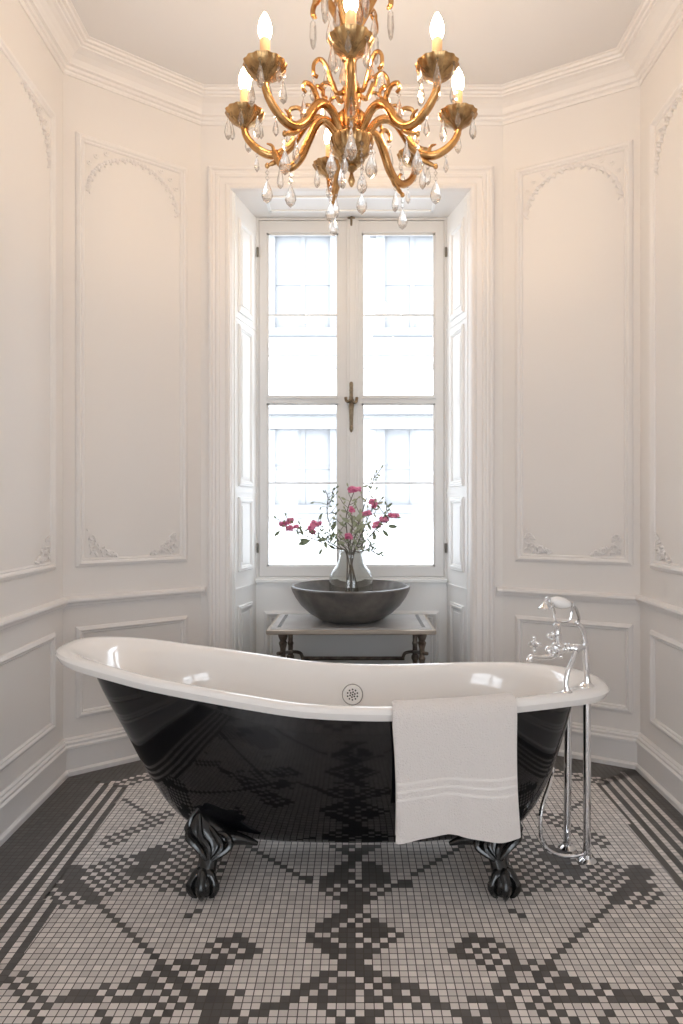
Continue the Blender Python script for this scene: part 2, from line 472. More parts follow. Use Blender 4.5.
# ---------------------------------------------------------------- swept mouldings
def sweep(name,ch,prof,m='trim',d0=0):
    """prof: list of (d into room, z). ch: polyline with the room on its right-hand side as given in 'chain'."""
    rs=[]
    for i,c in enumerate(ch):
        a=ch[i-1] if i>0 else c-(ch[1]-c); b_=ch[i+1] if i<len(ch)-1 else c+(c-ch[i-1])
        ring=[]
        for d,z in prof:
            q=offs(a,c,b_,-d); ring.append((q.x,q.y,z))
        rs.append(ring)
    k=MB(); k.rings(rs,cap=True); return struct(k.build(name,m,smooth=False))
full=[LB,LN,L0,L1,L2,R2,R1,R0,RN,RB]
e=.001
cz=CEIL
corn=[(-e,cz+.0),(-e,cz-.118),(.006,cz-.118),(.010,cz-.110),(.010,cz-.102),(.018,cz-.098),(.022,cz-.088),(.034,cz-.084),(.036,cz-.078),
 (.046,cz-.062),(.062,cz-.046),(.080,cz-.036),(.092,cz-.032),(.094,cz-.026),(.104,cz-.024),(.108,cz-.016),(.120,cz-.014),(.124,cz-.006),(.134,cz-.004),(.134,cz)]
sweep('trim_1',full,corn)
bs=[(-e,0),(.030,0),(.030,.018),(.024,.024),(.018,.026),(.018,.110),(.026,.114),(.026,.124),(.018,.130),(.020,.140),(.012,.146),(.012,.152),(.004,.158),(-e,.158)]
CL=[LB,LN,L0,L1,L2,Vector((-.728,3.335))]; CR=[Vector((.688,3.335)),R2,R1,R0,RN,RB]
sweep('baseboard_left',CL,bs); sweep('baseboard_right',CR,bs)
cr=[(-e,.716),(.006,.716),(.008,.724),(.014,.728),(.018,.738),(.026,.742),(.030,.750),(.028,.758),(.018,.762),(.010,.766),(-e,.766)]
sweep('trim_2',CL,cr); sweep('trim_3',CR,cr)
# ---------------------------------------------------------------- rectangular panel mouldings
def frame(name,w,s0,s1,z0,z1,fw=.034,th=.016,m='trim',inner=True):
    prof=[(0,-e),(0,.006),(.004,.010),(.008,th*.75),(.014,th),(.020,th*.9),(fw*.7,.007),(fw*.8,.009),(fw*.93,.006),(fw,-e)]
    rs=[]
    for (cs,cz_,dx,dz) in ((s0,z0,1,1),(s1,z0,-1,1),(s1,z1,-1,-1),(s0,z1,1,-1)):
        rs.append([w.T((cs+dx*a,d,cz_+dz*a)) for a,d in prof])
    k=MB(); k.rings(rs,loop=True,cap=False); return struct(k.build(name,m,smooth=False))
tn=[3]
def tname(): tn[0]+=1; return 'trim_%d'%tn[0]
def panel_px(w,xl,xr,zt,zb,**k):
    s0=w.hit(xl,508)[0]; s1=w.hit(xr,508)[0]
    if s0>s1: s0,s1=s1,s0
    frame(tname(),w,s0,s1,zb,zt,**k); return s0,s1
def orn(k,w,s,z,sx,sz,A,B):
    """corner spray of scrolling leaves in low relief, arms A along s and B along z"""
    def pt(a,c,d=.004): return w.T((s+sx*a,d,z+sz*c))
    # arc of leaf lobes from (A,0) to (0,B)
    N=21
    for i in range(N):
        t=i/(N-1); th=t*PI/2
        a=A-A*math.sin(th); c=B-B*math.cos(th)
        a=A*(1-math.sin(th))**1.0+.004; c=B*(1-math.cos(th))**1.0+.004
        rr=.006+.005*abs(math.sin(i*1.9))
        k.ball(pt(a,c),rr,1.2,.55,1.0,8)
        if i%2==0:
            k.ball(pt(a+.010,c+.008,.003),rr*.8,1,.5,1,8)
    for j in range(3):   # scrolls
        t0=.25+.25*j; th=t0*PI/2
        a=A*(1-math.sin(th))*.6; c=B*(1-math.cos(th))*.6
        pts=[pt(a+.012*math.cos(q)*(1-q/9),c+.012*math.sin(q)*(1-q/9),.005) for q in [x*.55 for x in range(12)]]
        k.tube(pts,.0028,6)
def orn_corner(k,w,s,z,sx,sz,A,B):
    def pt(a,c,d=.004): return w.T((s+sx*a,d,z+sz*c))
    rnd=random.Random(int(abs(s*1000+z*77)))
    for i in range(34):
        a=rnd.random()*A; c=rnd.random()*B*(1-a/A)**1.3
        R=Matrix.Rotation(rnd.random()*3,3,'Y')
        k.ball(pt(a+.003,c+.003),.005+.005*rnd.random(),1.6,.7,.7,8,R)
    for (ca,cc,r0) in ((.03,.03,.022),(.075,.02,.014),(.02,.085,.014),(.11,.014,.009)):
        pts=[pt(ca+r0*math.cos(q)*(1-q/8.5),cc+r0*math.sin(q)*(1-q/8.5),.009) for q in [x*.5 for x in range(15)]]
        k.tube(pts,[.0042-.0002*x for x in range(15)],6)
UT,UB=2.785,.893; LT,LBt=.633,.235
def side_panels(w,xl,xr,flip=False,ztop=UT,both=True,off=.0):
    s0,s1=panel_px(w,xl,xr,ztop,UB+off,fw=.038)
    k=MB()
    i=.046
    for (s,sx) in ((s0+i,1),(s1-i,-1)):
        orn(k,w,s,ztop-i,sx,-1,(s1-s0)*.44,.19)
        orn_corner(k,w,s,UB+off+i-.004,sx,1,.13,.12)
    struct(k.build(tname(),'trim'))
    frame(tname(),w,s0,s1,LBt,LT,fw=.034)
side_panels(W_OL,75.5,187)
side_panels(W_OR,515.5,633)
# side walls: panels start at the corner and run towards the camera
def side_wall(w,edge_px):
    e0=w.hit(edge_px,508)[0]
    L=w.len
    if w is W_L: segs=[(e0-1.15,e0),(.08,e0-1.30)]
    else: segs=[(e0,e0+1.15),(e0+1.30,L-.08)]
    for (a,c) in segs:
        if c-a<.3: continue
        frame(tname(),w,a,c,UB,UT,fw=.038); frame(tname(),w,a,c,LBt,LT,fw=.034)
        k=MB(); i=.046
        for (s,sx) in ((a+i,1),(c-i,-1)):
            orn(k,w,s,UT-i,sx,-1,.24,.19); orn_corner(k,w,s,UB+i-.004,sx,1,.13,.12)
        struct(k.build(tname(),'trim'))
side_wall(W_L,53.5); side_wall(W_R,652)
# ---------------------------------------------------------------- window casing on the bay wall
casep=[(0,-e),(0,.020),(.010,.026),(.018,.026),(.024,.018),(.034,.016),(.040,.021),(.052,.021),(.058,.015),(.082,.014),(.088,.019),(.098,.021),(.108,.015),(.112,-e)]
def casing():
    k=MB(); x0,x1,zt=-.714,.674,2.812; rs=[]
    for (cx,cz_,dx,dz) in ((x0,0.0,1,0),(x0,zt,1,-1),(x1,zt,-1,-1),(x1,0.0,-1,0)):
        rs.append([(cx+dx*a,AF-d,cz_+dz*a) for a,d in casep])
    k.rings(rs,cap=True); return struct(k.build(tname(),'trim',smooth=False))
casing()
# plinth strips between casing and bay corners are covered by the wall itself
# splayed shutter boxes with raised panels
def reveal(side):
    X0,X1=(AXL0,AXL1) if side=='L' else (AXR0,AXR1)
    A=Vector((X0,AF)); B=Vector((X1,AW))
    w=Wall(A,B,Vector((0,AF))); L=w.len
    k=MB(); k.box(0,L,-.03,0,0,HEADF+.01,w.T); o=struct(k.build('wall_reveal_left' if side=='L' else 'wall_reveal_right','window',smooth=False))
    for (zb,zt) in ((2.13,2.60),(1.26,2.07),(.83,1.205),(.18,.66)):
        frame(tname(),w,.075,L-.06,zb,zt,fw=.030,th=.012,m='window')
        f=MB(); 
        z0,z1,s0,s1=zb+.045,zt-.045,.12,L-.105
        f.box(s0,s1,-e,.006,z0,z1,w.T); struct(f.build(tname(),'window',smooth=False))
    f=MB(); f.tube([w.T((.028,.0,0.0)),w.T((.028,.0,HEADF))],.006,8); struct(f.build(tname(),'window'))
    # middle rail groove
    for z in (2.10,1.232,.745):
        f=MB(); f.box(.03,L,-e,.004,z-.006,z+.006,w.T); struct(f.build(tname(),'window',smooth=False))
reveal('L'); reveal('R')
# soffit with a sunk panel frame
k=MB(); k.add([(AXL0,AF,HEADF),(AXR0,AF,HEADF),(AXR1,AW,HEADW),(AXL1,AW,HEADW),(AXL0,AF,HEADF+.02),(AXR0,AF,HEADF+.02),(AXR1,AW,HEADF+.02),(AXL1,AW,HEADF+.02)],
 [(0,1,2,3),(4,7,6,5),(0,4,5,1),(1,5,6,2),(2,6,7,3),(3,7,4,0)]); struct(k.build(tname(),'window',smooth=False))
k=MB()
for (a,c,d,f_) in ((-.45,.41,AF+.06,AF+.075),(-.45,.41,AW-.10,AW-.085),(-.45,-.435,AF+.06,AW-.085),(.395,.41,AF+.06,AW-.085)):
    k.box(a,c,d,f_,HEADF-.008,HEADF)
struct(k.build(tname(),'window',smooth=False))
# panel below the window, sill
W_S=Wall(Vector((AXL1,AW)),Vector((AXR1,AW)),IN)
frame(tname(),W_S,.045,AXR1-AXL1-.045,.12,.60,fw=.045,th=.02,m='window')
frame(tname(),W_S,.13,AXR1-AXL1-.13,.19,.53,fw=.02,th=.01,m='window')
k=MB(); k.box(AXL1,AXR1,AW-.022,AW+.03,SILL-.012,SILL+.006); struct(k.build(tname(),'window',smooth=False,bevel=.003))
k=MB(); k.box(AXL1,AXR1,AW-.014,AW,0,.10); struct(k.build('baseboard_window','window',smooth=False))
# ---------------------------------------------------------------- the window itself
win=MB()
fx0,fx1,fz0,fz1=AXL1,AXR1,SILL+.006,HEADW
yw0,yw1=AW+.005,AW+.06
for (a,c) in ((fx0,fx0+.014),(fx1-.014,fx1)): win.box(a,c,yw0,yw1,fz0,fz1)
win.box(fx0+.014,fx1-.014,yw0,yw1,fz1-.014,fz1); win.box(fx0+.014,fx1-.014,yw0,yw1,fz0,fz0+.012)
window=struct(win.build('window_1','sash_shaded',smooth=False))
def leaf(xa,xb,ga,gb):
    """casement leaf between xa..xb with glass ga..gb"""
    k=MB(); y0,y1=AW+.008,AW+.052; zt=2.688; zb=fz0+.014
    k.box(xa,ga,y0,y1,zb,zt); k.box(gb,xb,y0,y1,zb,zt)
    k.box(ga,gb,y0,y1,zb,.835); k.box(ga,gb,y0,y1,2.625,zt)
    k.box(ga,gb,y0,y1,1.712,1.743)
    k.box(ga-.0,gb+.0,y0-.012,y0,1.735,1.752)           # drip rail over the transom
    for z in (2.187,1.284): k.box(ga,gb,y0+.012,y1-.012,z-.0042,z+.0042)
    # glazing bead
    bd=.010
    for (za,zc) in ((.835,1.712),(1.743,2.625)):
        for (q0,q1,r0,r1) in ((ga,ga+bd,za,zc),(gb-bd,gb,za,zc),(ga,gb,za,za+bd),(ga,gb,zc-bd,zc)):
            k.box(q0,q1,y0+.010,y0+.022,r0,r1)
    o=k.build('casement_leaf','sash_shaded',window,smooth=False)
    for (za,zc) in ((.835,1.712),(1.743,2.625)):
        g=MB(); g.box(ga,gb,AW+.028,AW+.032,za,zc); g.build('pane','pane',o,smooth=False)
    return o
X_=lambda px:(px-VX)/F*AW
leaf(fx0+.016,X_(350.3),X_(266.5),X_(338.3)); leaf(X_(350.9),fx1-.016,X_(361.7),X_(435.5))
k=MB(); xm=X_(352.5)
k.box(xm-.033,xm+.033,AW-.008,AW+.008,fz0+.014,2.688); k.box(xm-.018,xm+.018,AW-.018,AW-.008,fz0+.014,2.688)
k.build('astragal','sash_shaded',window,smooth=False,bevel=.003)
# espagnolette handle
def cam(px,py,Y): return P(px,py,Y)
k=MB(); yh=AW-.024; xh=X_(351.3)
zz=lambda py: H-(py-VY)/F*(AW-.02)
prof=[(382,.005),(383,.010),(386,.011),(389,.008),(390,.012),(392,.009),(396,.009),(397,.012),(399,.010)]
k.lathe([(r,zz(y)) for y,r in prof][::-1],(xh,yh,0),14)
k.ball((xh,yh-.004,zz(400.5)),.015,1,.8,.9,14)
k.tube(smoothpath([(xh-.030,yh-.002,zz(397.5)),(xh-.026,yh-.006,zz(401)),(xh-.014,yh-.01,zz(402)),(xh,yh-.012,zz(400))]),[.008,.009,.008,.008,.008,.008,.008,.008,.008,.008,.008,.008,.007,.006,.006,.006,.006,.006,.006],8)
k.tube(smoothpath([(xh+.030,yh-.002,zz(397.5)),(xh+.026,yh-.006,zz(402)),(xh+.014,yh-.01,zz(403)),(xh,yh-.012,zz(401))]),.008,8)
k.lathe([(.003,zz(432.5)),(.007,zz(431)),(.011,zz(428.5)),(.009,zz(427)),(.004,zz(425)),(.010,zz(423.5)),(.011,zz(418)),(.013,zz(410)),(.015,zz(405)),(.011,zz(403))],(xh,yh,0),14)
k.box(xh-.010,xh+.010,AW-.022,AW-.016,zz(430),zz(383))
h=k.build('window_handle','brass',window); h['label']='aged brass espagnolette handle'
k=MB()
k.lathe([(.004,0),(.006,.01),(.006,.05),(.004,.04)],(xh,AW-.018,2.65),8); k.box(xh-.02,xh+.02,AW-.02,AW-.014,2.690,2.696); k.build('top_bolt','brass',window)
for (px,s) in ((257.5,1),(446,-1)):
    for py in (252,548):
        k=MB(); q=P(px,py,AW-.004); k.lathe([(.004,-.026),(.006,-.022),(.006,.022),(.004,.026)],q,8); k.build('hinge','steel',window)

# ================================================================== BATHTUB
TY=2.258
RIMZ=[(-.96,.690),(-.86,.678),(-.74,.660),(-.615,.637),(-.447,.610),(-.317,.589),(-.158,.566),(0,.557),(.14,.556),(.30,.562),(.475,.571),(.62,.576),(.82,.574)]
def rimz(x): return sinterp(RIMZ,x)
NT=160
def outline(xl,xr,b,n,j):
    a=2*PI*j/NT; cx=(xl+xr)/2; ax=(xr-xl)/2
    c,s_=math.cos(a),math.sin(a)
    return cx+ax*math.copysign(abs(c)**(2/n),c), TY+b*math.copysign(abs(s_)**(2/n),s_)
tub=empty('bathtub',(-.07,TY,0),'black slipper bathtub with a white rolled rim standing on claw feet','bathtub')
XL,XR,BW=-.966,.822,.2925
bx_l=[(0,-.43),(.02,-.49),(.055,-.54),(.135,-.590),(.33,-.663),(.58,-.737),(1,-.856)]
bx_r=[(0,.42),(.02,.485),(.05,.53),(.1,.563),(.33,.622),(.65,.672),(1,.712)]
bx_b=[(0,.125),(.02,.150),(.055,.172),(.135,.200),(.33,.234),(.6,.252),(1,.259)]
rs=[]
for f in [0,.01,.02,.035,.055,.09,.135,.2,.27,.35,.45,.55,.65,.75,.85,.93,1]:
    xl,xr,bb=sinterp(bx_l,f),sinterp(bx_r,f),sinterp(bx_b,f); ring=[]
    for j in range(NT):
        x,y=outline(xl,xr,bb,2.45+.15*f,j)
        zt=rimz(x*1.08)-.025; ring.append((x,y,.108+f*(zt-.108)))
    rs.append(ring)
k=MB(); k.rings(rs,cap=False)
# closed rounded bottom
cen=len(k.v); k.v.append((-.01,TY,.106))
for j in range(NT): k.f.append([cen,(j+1)%NT,j]); k.m.append(0)
shell=k.build('shell','black',tub); shell['label']='glossy black outer shell'
# white rim and basin
rs=[]
def ring(dl,dr,db,dz,n=2.7,zf=None):
    out=[]
    for j in range(NT):
        x,y=outline(XL+dl,XR-dr,BW-db,n,j)
        out.append((x,y,(rimz(x)+dz) if zf is None else zf(x)))
    return out
def shelltop():
    out=[]
    for j in range(NT):
        x,y=outline(sinterp(bx_l,.985),sinterp(bx_r,.985),sinterp(bx_b,.985)-.001,2.6,j); out.append((x,y,rimz(x*1.08)-.027))
    return out
rs.append(shelltop())
rs.append(ring(.075,.075,.026,-.0265)); rs.append(ring(.035,.035,.018,-.0265)); rs.append(ring(.012,.012,.009,-.023))
rs.append(ring(.004,.004,.0035,-.012)); rs.append(ring(0,0,0,-.002)); rs.append(ring(.004,.004,.0035,.008)); rs.append(ring(.014,.014,.011,.0145))
rs.append(ring(.026,.035,.021,.0165)); rs.append(ring(.042,.075,.032,.0145)); rs.append(ring(.065,.100,.040,.008)); rs.append(ring(.098,.118,.047,-.004)); rs.append(ring(.135,.130,.052,-.018))
for f,dl,dr,db in ((.85,.192,.152,.058),(.7,.222,.170,.064),(.5,.275,.20,.074),(.35,.320,.222,.09),(.22,.365,.245,.11),(.12,.410,.27,.135),(.05,.47,.31,.165),(.0,.58,.39,.205)):
    rs.append(ring(dl,dr,db,0,2.5,zf=lambda x,f=f: .128+f*(rimz(x)-.03-.128)))
k=MB(); k.rings(rs,cap=False)
cen=len(k.v); k.v.append((-.01,TY,.127)); base=(len(rs)-1)*NT
for j in range(NT): k.f.append([cen,base+j,base+(j+1)%NT]); k.m.append(0)
basin=k.build('basin','enamel',tub); basin['label']='white enamel rim and inside'
# overflow cover on the far inner wall
def innerY(z):  # approx far inner wall
    f=(z-.128)/(rimz(0)-.03-.128); db=interp([(0,.205),(.05,.165),(.12,.135),(.22,.11),(.35,.09),(.5,.074),(.7,.064),(.85,.058),(1,.052)],f)
    return TY+BW-db
Yo=2.455
for _ in range(6): 
    c=P(352.5,694.5,Yo); Yo=innerY(c.z)-.003
c=P(352.5,694.5,Yo)
ax=Vector((0,-1,.10)).normalized()
k=MB(); k.lathe([(.0355,-.004),(.0355,.003),(.032,.006),(.028,.0045),(.0272,.003),(.001,.003)],c,32,axis=ax); ov=k.build('overflow_cover','porcelain',tub)
k=MB(); R=Vector((0,0,1)).rotation_difference(ax).to_matrix()
for rr,n_,rad in ((0,1,.0032),(.009,6,.0032),(.0185,10,.0030)):
    for i in range(n_):
        a=2*PI*i/n_+.3; q=c+R@Vector((rr*math.cos(a),rr*math.sin(a),.0032)); k.lathe([(rad,0),(rad,.0009)],q,10,axis=ax)
o=k.build('overflow_holes','hole',ov)
k=MB(); k.lathe([(.0365,-.003),(.0385,0),(.0365,.002),(.0355,-.001)],c,32,axis=ax); k.build('overflow_ring','chrome_dark',ov)
# claw feet
def foot(sx,sy,bx,by):
    """sx -1 left / +1 right; sy -1 near / +1 far; ball centre at bx,by"""
    k=MB()
    def q(o,d,z): return Vector((bx+sx*o, by+sy*d, z))   # o outward along x, d outward along y
    k.ball(q(0,0,.036),.0355,1,1,1,24)
    # claws gripping the ball
    for a0 in (-62,0,62):
        a=math.radians(a0)
        # direction in the plane: mostly outwards
        dx,dy=math.sin(a),math.cos(a)
        pts=[]
        for t in range(9):
            th=math.radians(78-t*17); r=.041
            pts.append(q(r*math.cos(th)*dx, r*math.cos(th)*dy, .037+r*math.sin(th)))
        k.tube(pts,[.016,.017,.0135,.011,.0145,.0135,.010,.007,.003],10)
    a=math.radians(190); pts=[q(.041*math.cos(th)*math.sin(a),.041*math.cos(th)*math.cos(a),.037+.041*math.sin(th)) for th in [math.radians(80-t*20) for t in range(6)]]
    k.tube(pts,[.012,.012,.011,.01,.008,.003],8)
    # leg rising to the spreading acanthus knee
    secs=[(.050,0,0,.033,.031),(.070,-.004,-.004,.031,.029),(.09,-.008,-.012,.028,.027),(.106,-.011,-.022,.030,.027),(.120,-.013,-.032,.038,.029),
          (.134,-.020,-.042,.050,.032),(.146,-.014,-.050,.066,.034),(.160,-.006,-.056,.072,.034),(.175,.008,-.060,.064,.032),(.190,.016,-.064,.049,.029),(.206,.022,-.070,.032,.024),(.220,.026,-.078,.016,.017),(.228,.027,-.084,.004,.005)]
    rs=[]
    for (z,o,d,wx,wy) in secs:
        r_=[]
        for j in range(32):
            a=2*PI*j/32; rib=1+.05*math.cos(7*a)*(1 if z>.12 else .5)
            r_.append(q(o+wx*rib*math.cos(a), d+wy*rib*math.sin(a), z))
        rs.append(r_)
    k.rings(rs)
    # leaf veins and side scrolls
    for (a0,a1,zt_) in ((.024,.066,.184),(.004,.024,.224),(-.022,-.030,.188),(-.036,-.064,.168)):
        pts=smoothpath([q(-.016+a0*.3,-.000,.108),q(-.016+a0*1.6,-.010,.140),q(-.006+a1*.9,-.024,.166),q(.012+a1*.55,-.046,zt_)],5)
        k.tube(pts,[.006+.005*math.sin(PI*i/(len(pts)-1)) for i in range(len(pts))],8)
    # wing running back under the tub belly
    pts=smoothpath([q(-.045,-.045,.150),q(-.085,-.050,.148),q(-.12,-.056,.138),q(-.150,-.062,.126)],5)
    k.tube(pts,[.026-.020*i/(len(pts)-1) for i in range(len(pts))],12)
    k.tube(smoothpath([q(.030,-.045,.165),q(.052,-.05,.185),q(.048,-.06,.210),q(.024,-.075,.238)],5),.008,8)
    return k.build('claw_foot','castiron',tub)
fl=P(204,888,2.022); fr=P(503,888,2.022)
for sx,q in ((-1,fl),(1,fr)):
    foot(sx,-1,q.x,2.022); foot(sx,1,q.x,2*TY-2.022)

# ================================================================== TOWEL
def rim_near(x):   # outer Y of the near rim at x
    cx=(XL+XR)/2; ax_=(XR-XL)/2; return TY-BW*(1-abs((x-cx)/ax_)**2.7)**(1/2.7)
tw=empty('towel',(.29,1.96,.0),'white terry towel with woven stripes draped over the near rim of the tub','towel')
path=[(-.085,-.17),(-.078,-.11),(-.070,-.05),(-.060,-.008),(-.050,.010),(-.034,.0175),(-.016,.0175),(-.003,.012),(.006,.001),(.009,-.012),(.010,-.03)]
x0,x1=P(393,0,1.95).x,P(519.5,0,1.95).x
NX=48
def tsurf(u,v,off):
    """u 0..1 across, v index along"""
    x=x0+(x1-x0)*u; yr=rim_near(x); zr=rimz(x)
    n=len(path); zb=.207+.010*math.cos(u*2*PI*1.15+.3)*-1+.006*u
    L=60
    if v<n: o,dz=path[v]; Y=yr-o; z=zr+dz
    else:
        t=(v-n+1)/(L-n); z=(zr-.03)*(1-t)+zb*t; Y=yr-.010
        fold=(.006*math.sin(u*9.5+.6)+.003*math.sin(u*23+1.0))*t
        yr0=rim_near((x0+x1)/2); Y=Y*(1-t)+(yr0-.012)*t
        Y-=.010*t+fold
        x+= (.010*(u-.5)*-1)*math.sin(t*PI)+.004*t*(1 if u>.5 else 1.8)
    # outward offset
    if v<n:
        a=path[max(v-1,0)]; c_=path[min(v+1,n-1)]; tx,tz=c_[0]-a[0],c_[1]-a[1]; l=math.hypot(tx,tz)
        nY,nZ=-( -tz/l)*-1, tx/l
        return Vector((x,Y+(tz/l)*off if v>0 else Y+(tz/l)*off, z+nZ*off))
    return Vector((x,Y-off,z))
def sheet(v0,v1,o0,o1,u0=0,u1=1,nx=NX,round_edges=True):
    k=MB(); rs=[]
    for v in range(v0,v1+1):
        fr_=[tsurf(u0+(u1-u0)*i/nx,v,o1 if 0<i<nx else (o0+o1)/2+.002) for i in range(nx+1)]
        bk=[tsurf(u0+(u1-u0)*i/nx,v,o0) for i in range(nx,-1,-1)]
        rs.append(fr_+bk)
    k.rings(rs); return k
k=sheet(0,59,.0015,.0135); k.build('towel_cloth','towel',tw)
def vz(z):   # v index for a height
    zr=rimz((x0+x1)/2); t=((zr-.03)-z)/((zr-.03)-.207); return len(path)-1+t*(60-len(path))
# woven bands, lying on the cloth as slightly raised rows
def bandrow(za,zc):
    k=MB(); rs=[]
    def at(u,z,off):
        v=vz(z); a=int(v); f=v-a; return tsurf(u,a,off).lerp(tsurf(u,a+1,off),f)
    for zq,of in ((za,.0115),(za-.0012,.0152),(zc+.0012,.0152),(zc,.0115)):
        rs.append([at(.006+.988*i/NX,zq,of) for i in range(NX+1)])
    k.rings(rs,closed=False,cap=False); return k.build('woven_band','band',tw,smooth=False)
for py0,py1 in ((779.5,782.5),(787.5,790.5),(795.5,798.5)): bandrow(P(0,py0,1.945).z,P(0,py1,1.945).z)
# inner lower layer showing at the left edge, where the towel is folded double
def sheet2():
    k=MB(); rs=[]
    for v in range(len(path)-3,57):
        fr_=[tsurf(-.004+.96*i/NX,v,.0015) for i in range(NX+1)]; bk=[tsurf(-.004+.96*i/NX,v,-.002) for i in range(NX,-1,-1)]
        rs.append(fr_+bk)
    k.rings(rs); return k
sheet2().build('folded_layer','towel',tw)

# ================================================================== MIXER TAP
YT=2.115
tap=empty('bath_mixer_tap',P(577,690,2.1),'chrome telephone bath mixer with cross handles rising from the right end of the tub','tap')
T=lambda px,py,dy=0.0: P(px,py,YT+dy)
def part(k,name,m='chrome',par=None,**kw): return k.build(name,m,par or tap,**kw)
zA=P(567,694,2.075); zB=P(587,686,2.15)
k=MB(); k.lathe([(.021,-.006),(.021,.002),(.018,.006),(.011,.012),(.009,.02)],zA,20)
k.tube(smoothpath([zA+Vector((0,0,.008)),P(566,682,2.078),P(568.5,670,2.085),P(573,660,2.095),P(576,650,2.11)]),[.0085]*4+[.0075]*17,12); part(k,'riser_leg')
k=MB(); k.lathe([(.022,-.006),(.022,.002),(.018,.006),(.012,.012),(.0095,.03)],zB,20)
k.tube(smoothpath([zB+Vector((0,0,.01)),P(586.5,670,2.148),P(585.5,652,2.145),P(584.5,640,2.14),P(582.5,630,2.135),P(577.5,623.5,2.13)]),[.0085]*6+[.0105]*12+[.008]*13,12)
k.ball(P(577.5,623.5,2.13),.0085); part(k,'riser_leg')
# mixer body
k=MB()
k.tube([T(546,650),T(550,650),T(556,649),T(562,648.5),T(566,648),T(570,648),T(576,648),T(582,647,.02),T(585.5,646,.03)],[.008,.013,.016,.014,.009,.012,.013,.009,.007],14)
for (x,y,r) in ((549,650.5,.015),(560,648,.019),(575.5,648.5,.016)): k.ball(T(x,y),r,1,1,1,14)
for (x,y) in ((566,648),(569.5,648),(553,650)): k.lathe([(.013,-.003),(.016,-.001),(.016,.001),(.013,.003)],T(x,y),16,axis=(1,0,.05))
part(k,'mixer_body')
# diverter column
k=MB(); c0=T(557.5,646)
hz=(646-621)/F*YT
k.lathe([(.014,0),(.017,.006),(.012,.012),(.011,.03),(.0125,.036),(.010,.042),(.0105,hz-.018),(.014,hz-.012),(.009,hz-.006),(.013,hz)],c0,18); part(k,'diverter_column')
k=MB(); k.tube([T(558,641),T(550.5,636.5,-.012)],.0055,8); k.ball(T(550,636,-.013),.0105,1,1,.8,12); k.ball(T(553,633.5,-.01),.0065); part(k,'diverter_lever')
# cross handles
def cross(c,ax,name='cross_handle',R_=.020):
    ax=Vector(ax).normalized(); u=ax.orthogonal().normalized()
    u=(Vector((0,0,1))-ax*ax.z).normalized(); w=ax.cross(u)
    k=MB(); k.lathe([(.007,-.03),(.007,-.012),(.011,-.010),(.012,-.002),(.009,.004),(.0095,.008),(.006,.012)],c,14,axis=ax)
    for a in range(4):
        d=(u*math.cos(a*PI/2+.25)+w*math.sin(a*PI/2+.25))
        k.tube([c,c+d*R_*.6,c+d*R_],[.005,.004,.0055],8); k.ball(c+d*R_,.0075,n=10)
    return part(k,name)
cross(T(534,644,-.01),(-1,-.35,.1)); cross(T(560,651,-.045),(.1,-1,-.1),R_=.018)
# spout
k=MB(); k.tube(smoothpath([T(556,654,-.012),T(549,657,-.02),T(540,657.5,-.025),T(532,656.5,-.03),T(529.5,660,-.03)]),[.0095]*4+[.008]*9+[.009]*4,12)
k.lathe([(.008,-.004),(.0105,-.002),(.0105,.003),(.008,.005)],T(529.5,660,-.03),14); part(k,'spout')
# cradle
k=MB()
k.tube(smoothpath([T(553,603),T(553.5,612),T(555,619.5),T(559,621.5),T(566,621.5),T(570,619.5),T(572,610),T(572.5,602.5)],5),.0038,8)
k.tube(smoothpath([T(553,603,-.018),T(553.5,608,-.010),T(555,614,0)],5),.003,8); k.tube(smoothpath([T(572.5,602.5,-.018),T(572.3,607,-.01),T(572,613,0)],5),.003,8)
part(k,'cradle')
# hand shower resting in the cradle
hs=empty('hand_shower',T(561,604),'telephone style hand shower with a white porcelain grip lying across the tap cradle','hand shower')
a_=T(550,600.5,-.004); b_=T(571,605,-.004); axh=(b_-a_); Lh=axh.length
k=MB(); k.lathe([(.007,0),(.011,.004),(.0165,.014),(.0185,.026),(.018,.040),(.014,.054),(.009,Lh-.002),(.006,Lh)],a_,20,axis=axh.normalized()); k.build('grip','porcelain',hs)
k=MB(); k.tube(smoothpath([a_,T(547.5,598.2,-.004),T(545.5,600.5,-.004),T(545,604,-.004)],4),.0055,10)
k.lathe([(.021,-.004),(.021,0),(.017,.003),(.011,.008),(.006,.016)],T(545,607.5,-.004),20); k.build('shower_head','chrome',hs)
k=MB(); k.lathe([(.007,-.004),(.0085,0),(.0085,.006),(.006,.009)],b_,12,axis=axh.normalized()); k.build('end_ferrule','chrome',hs)
hp=smoothpath([b_+axh.normalized()*.004,T(576,609,.006),T(579,618,.012),P(577.5,623.5,2.13)],5)
k=MB(); k.tube(hp,.0045,8); k.build('shower_hose','chrome_dark',hs)
# supply pipes from the floor
def pipe(px_f,py_f,px_t,ztop,r=.0125):
    Yf=F*H/(py_f-VY); A=P(px_f,py_f,Yf); A.z=0
    B=Vector(((px_t-VX)/F*Yf,Yf,ztop)); k=MB()
    k.lathe([(.030,0),(.030,.003),(.024,.008),(.016,.013),(.014,.022)],A,22); k.tube([A,A.lerp(B,.5),B],r,14); return part(k,'supply_pipe')
pipe(567,848,568.5,.545); pipe(587,861,587,.555)
Yh=2.215
hp=smoothpath([P(583.5,854,Yh),P(572,856.5,Yh),P(558,855,Yh),P(546,848,Yh),P(541,836,Yh),P(540.5,818,Yh),P(543,803,Yh+.01),P(549,785,Yh+.05),P(553,768,Yh+.09)],6)
hp=[Vector((q.x,q.y,max(q.z,.014))) for q in hp]
k=MB(); k.tube(hp,.0068,10); part(k,'waste_pipe')

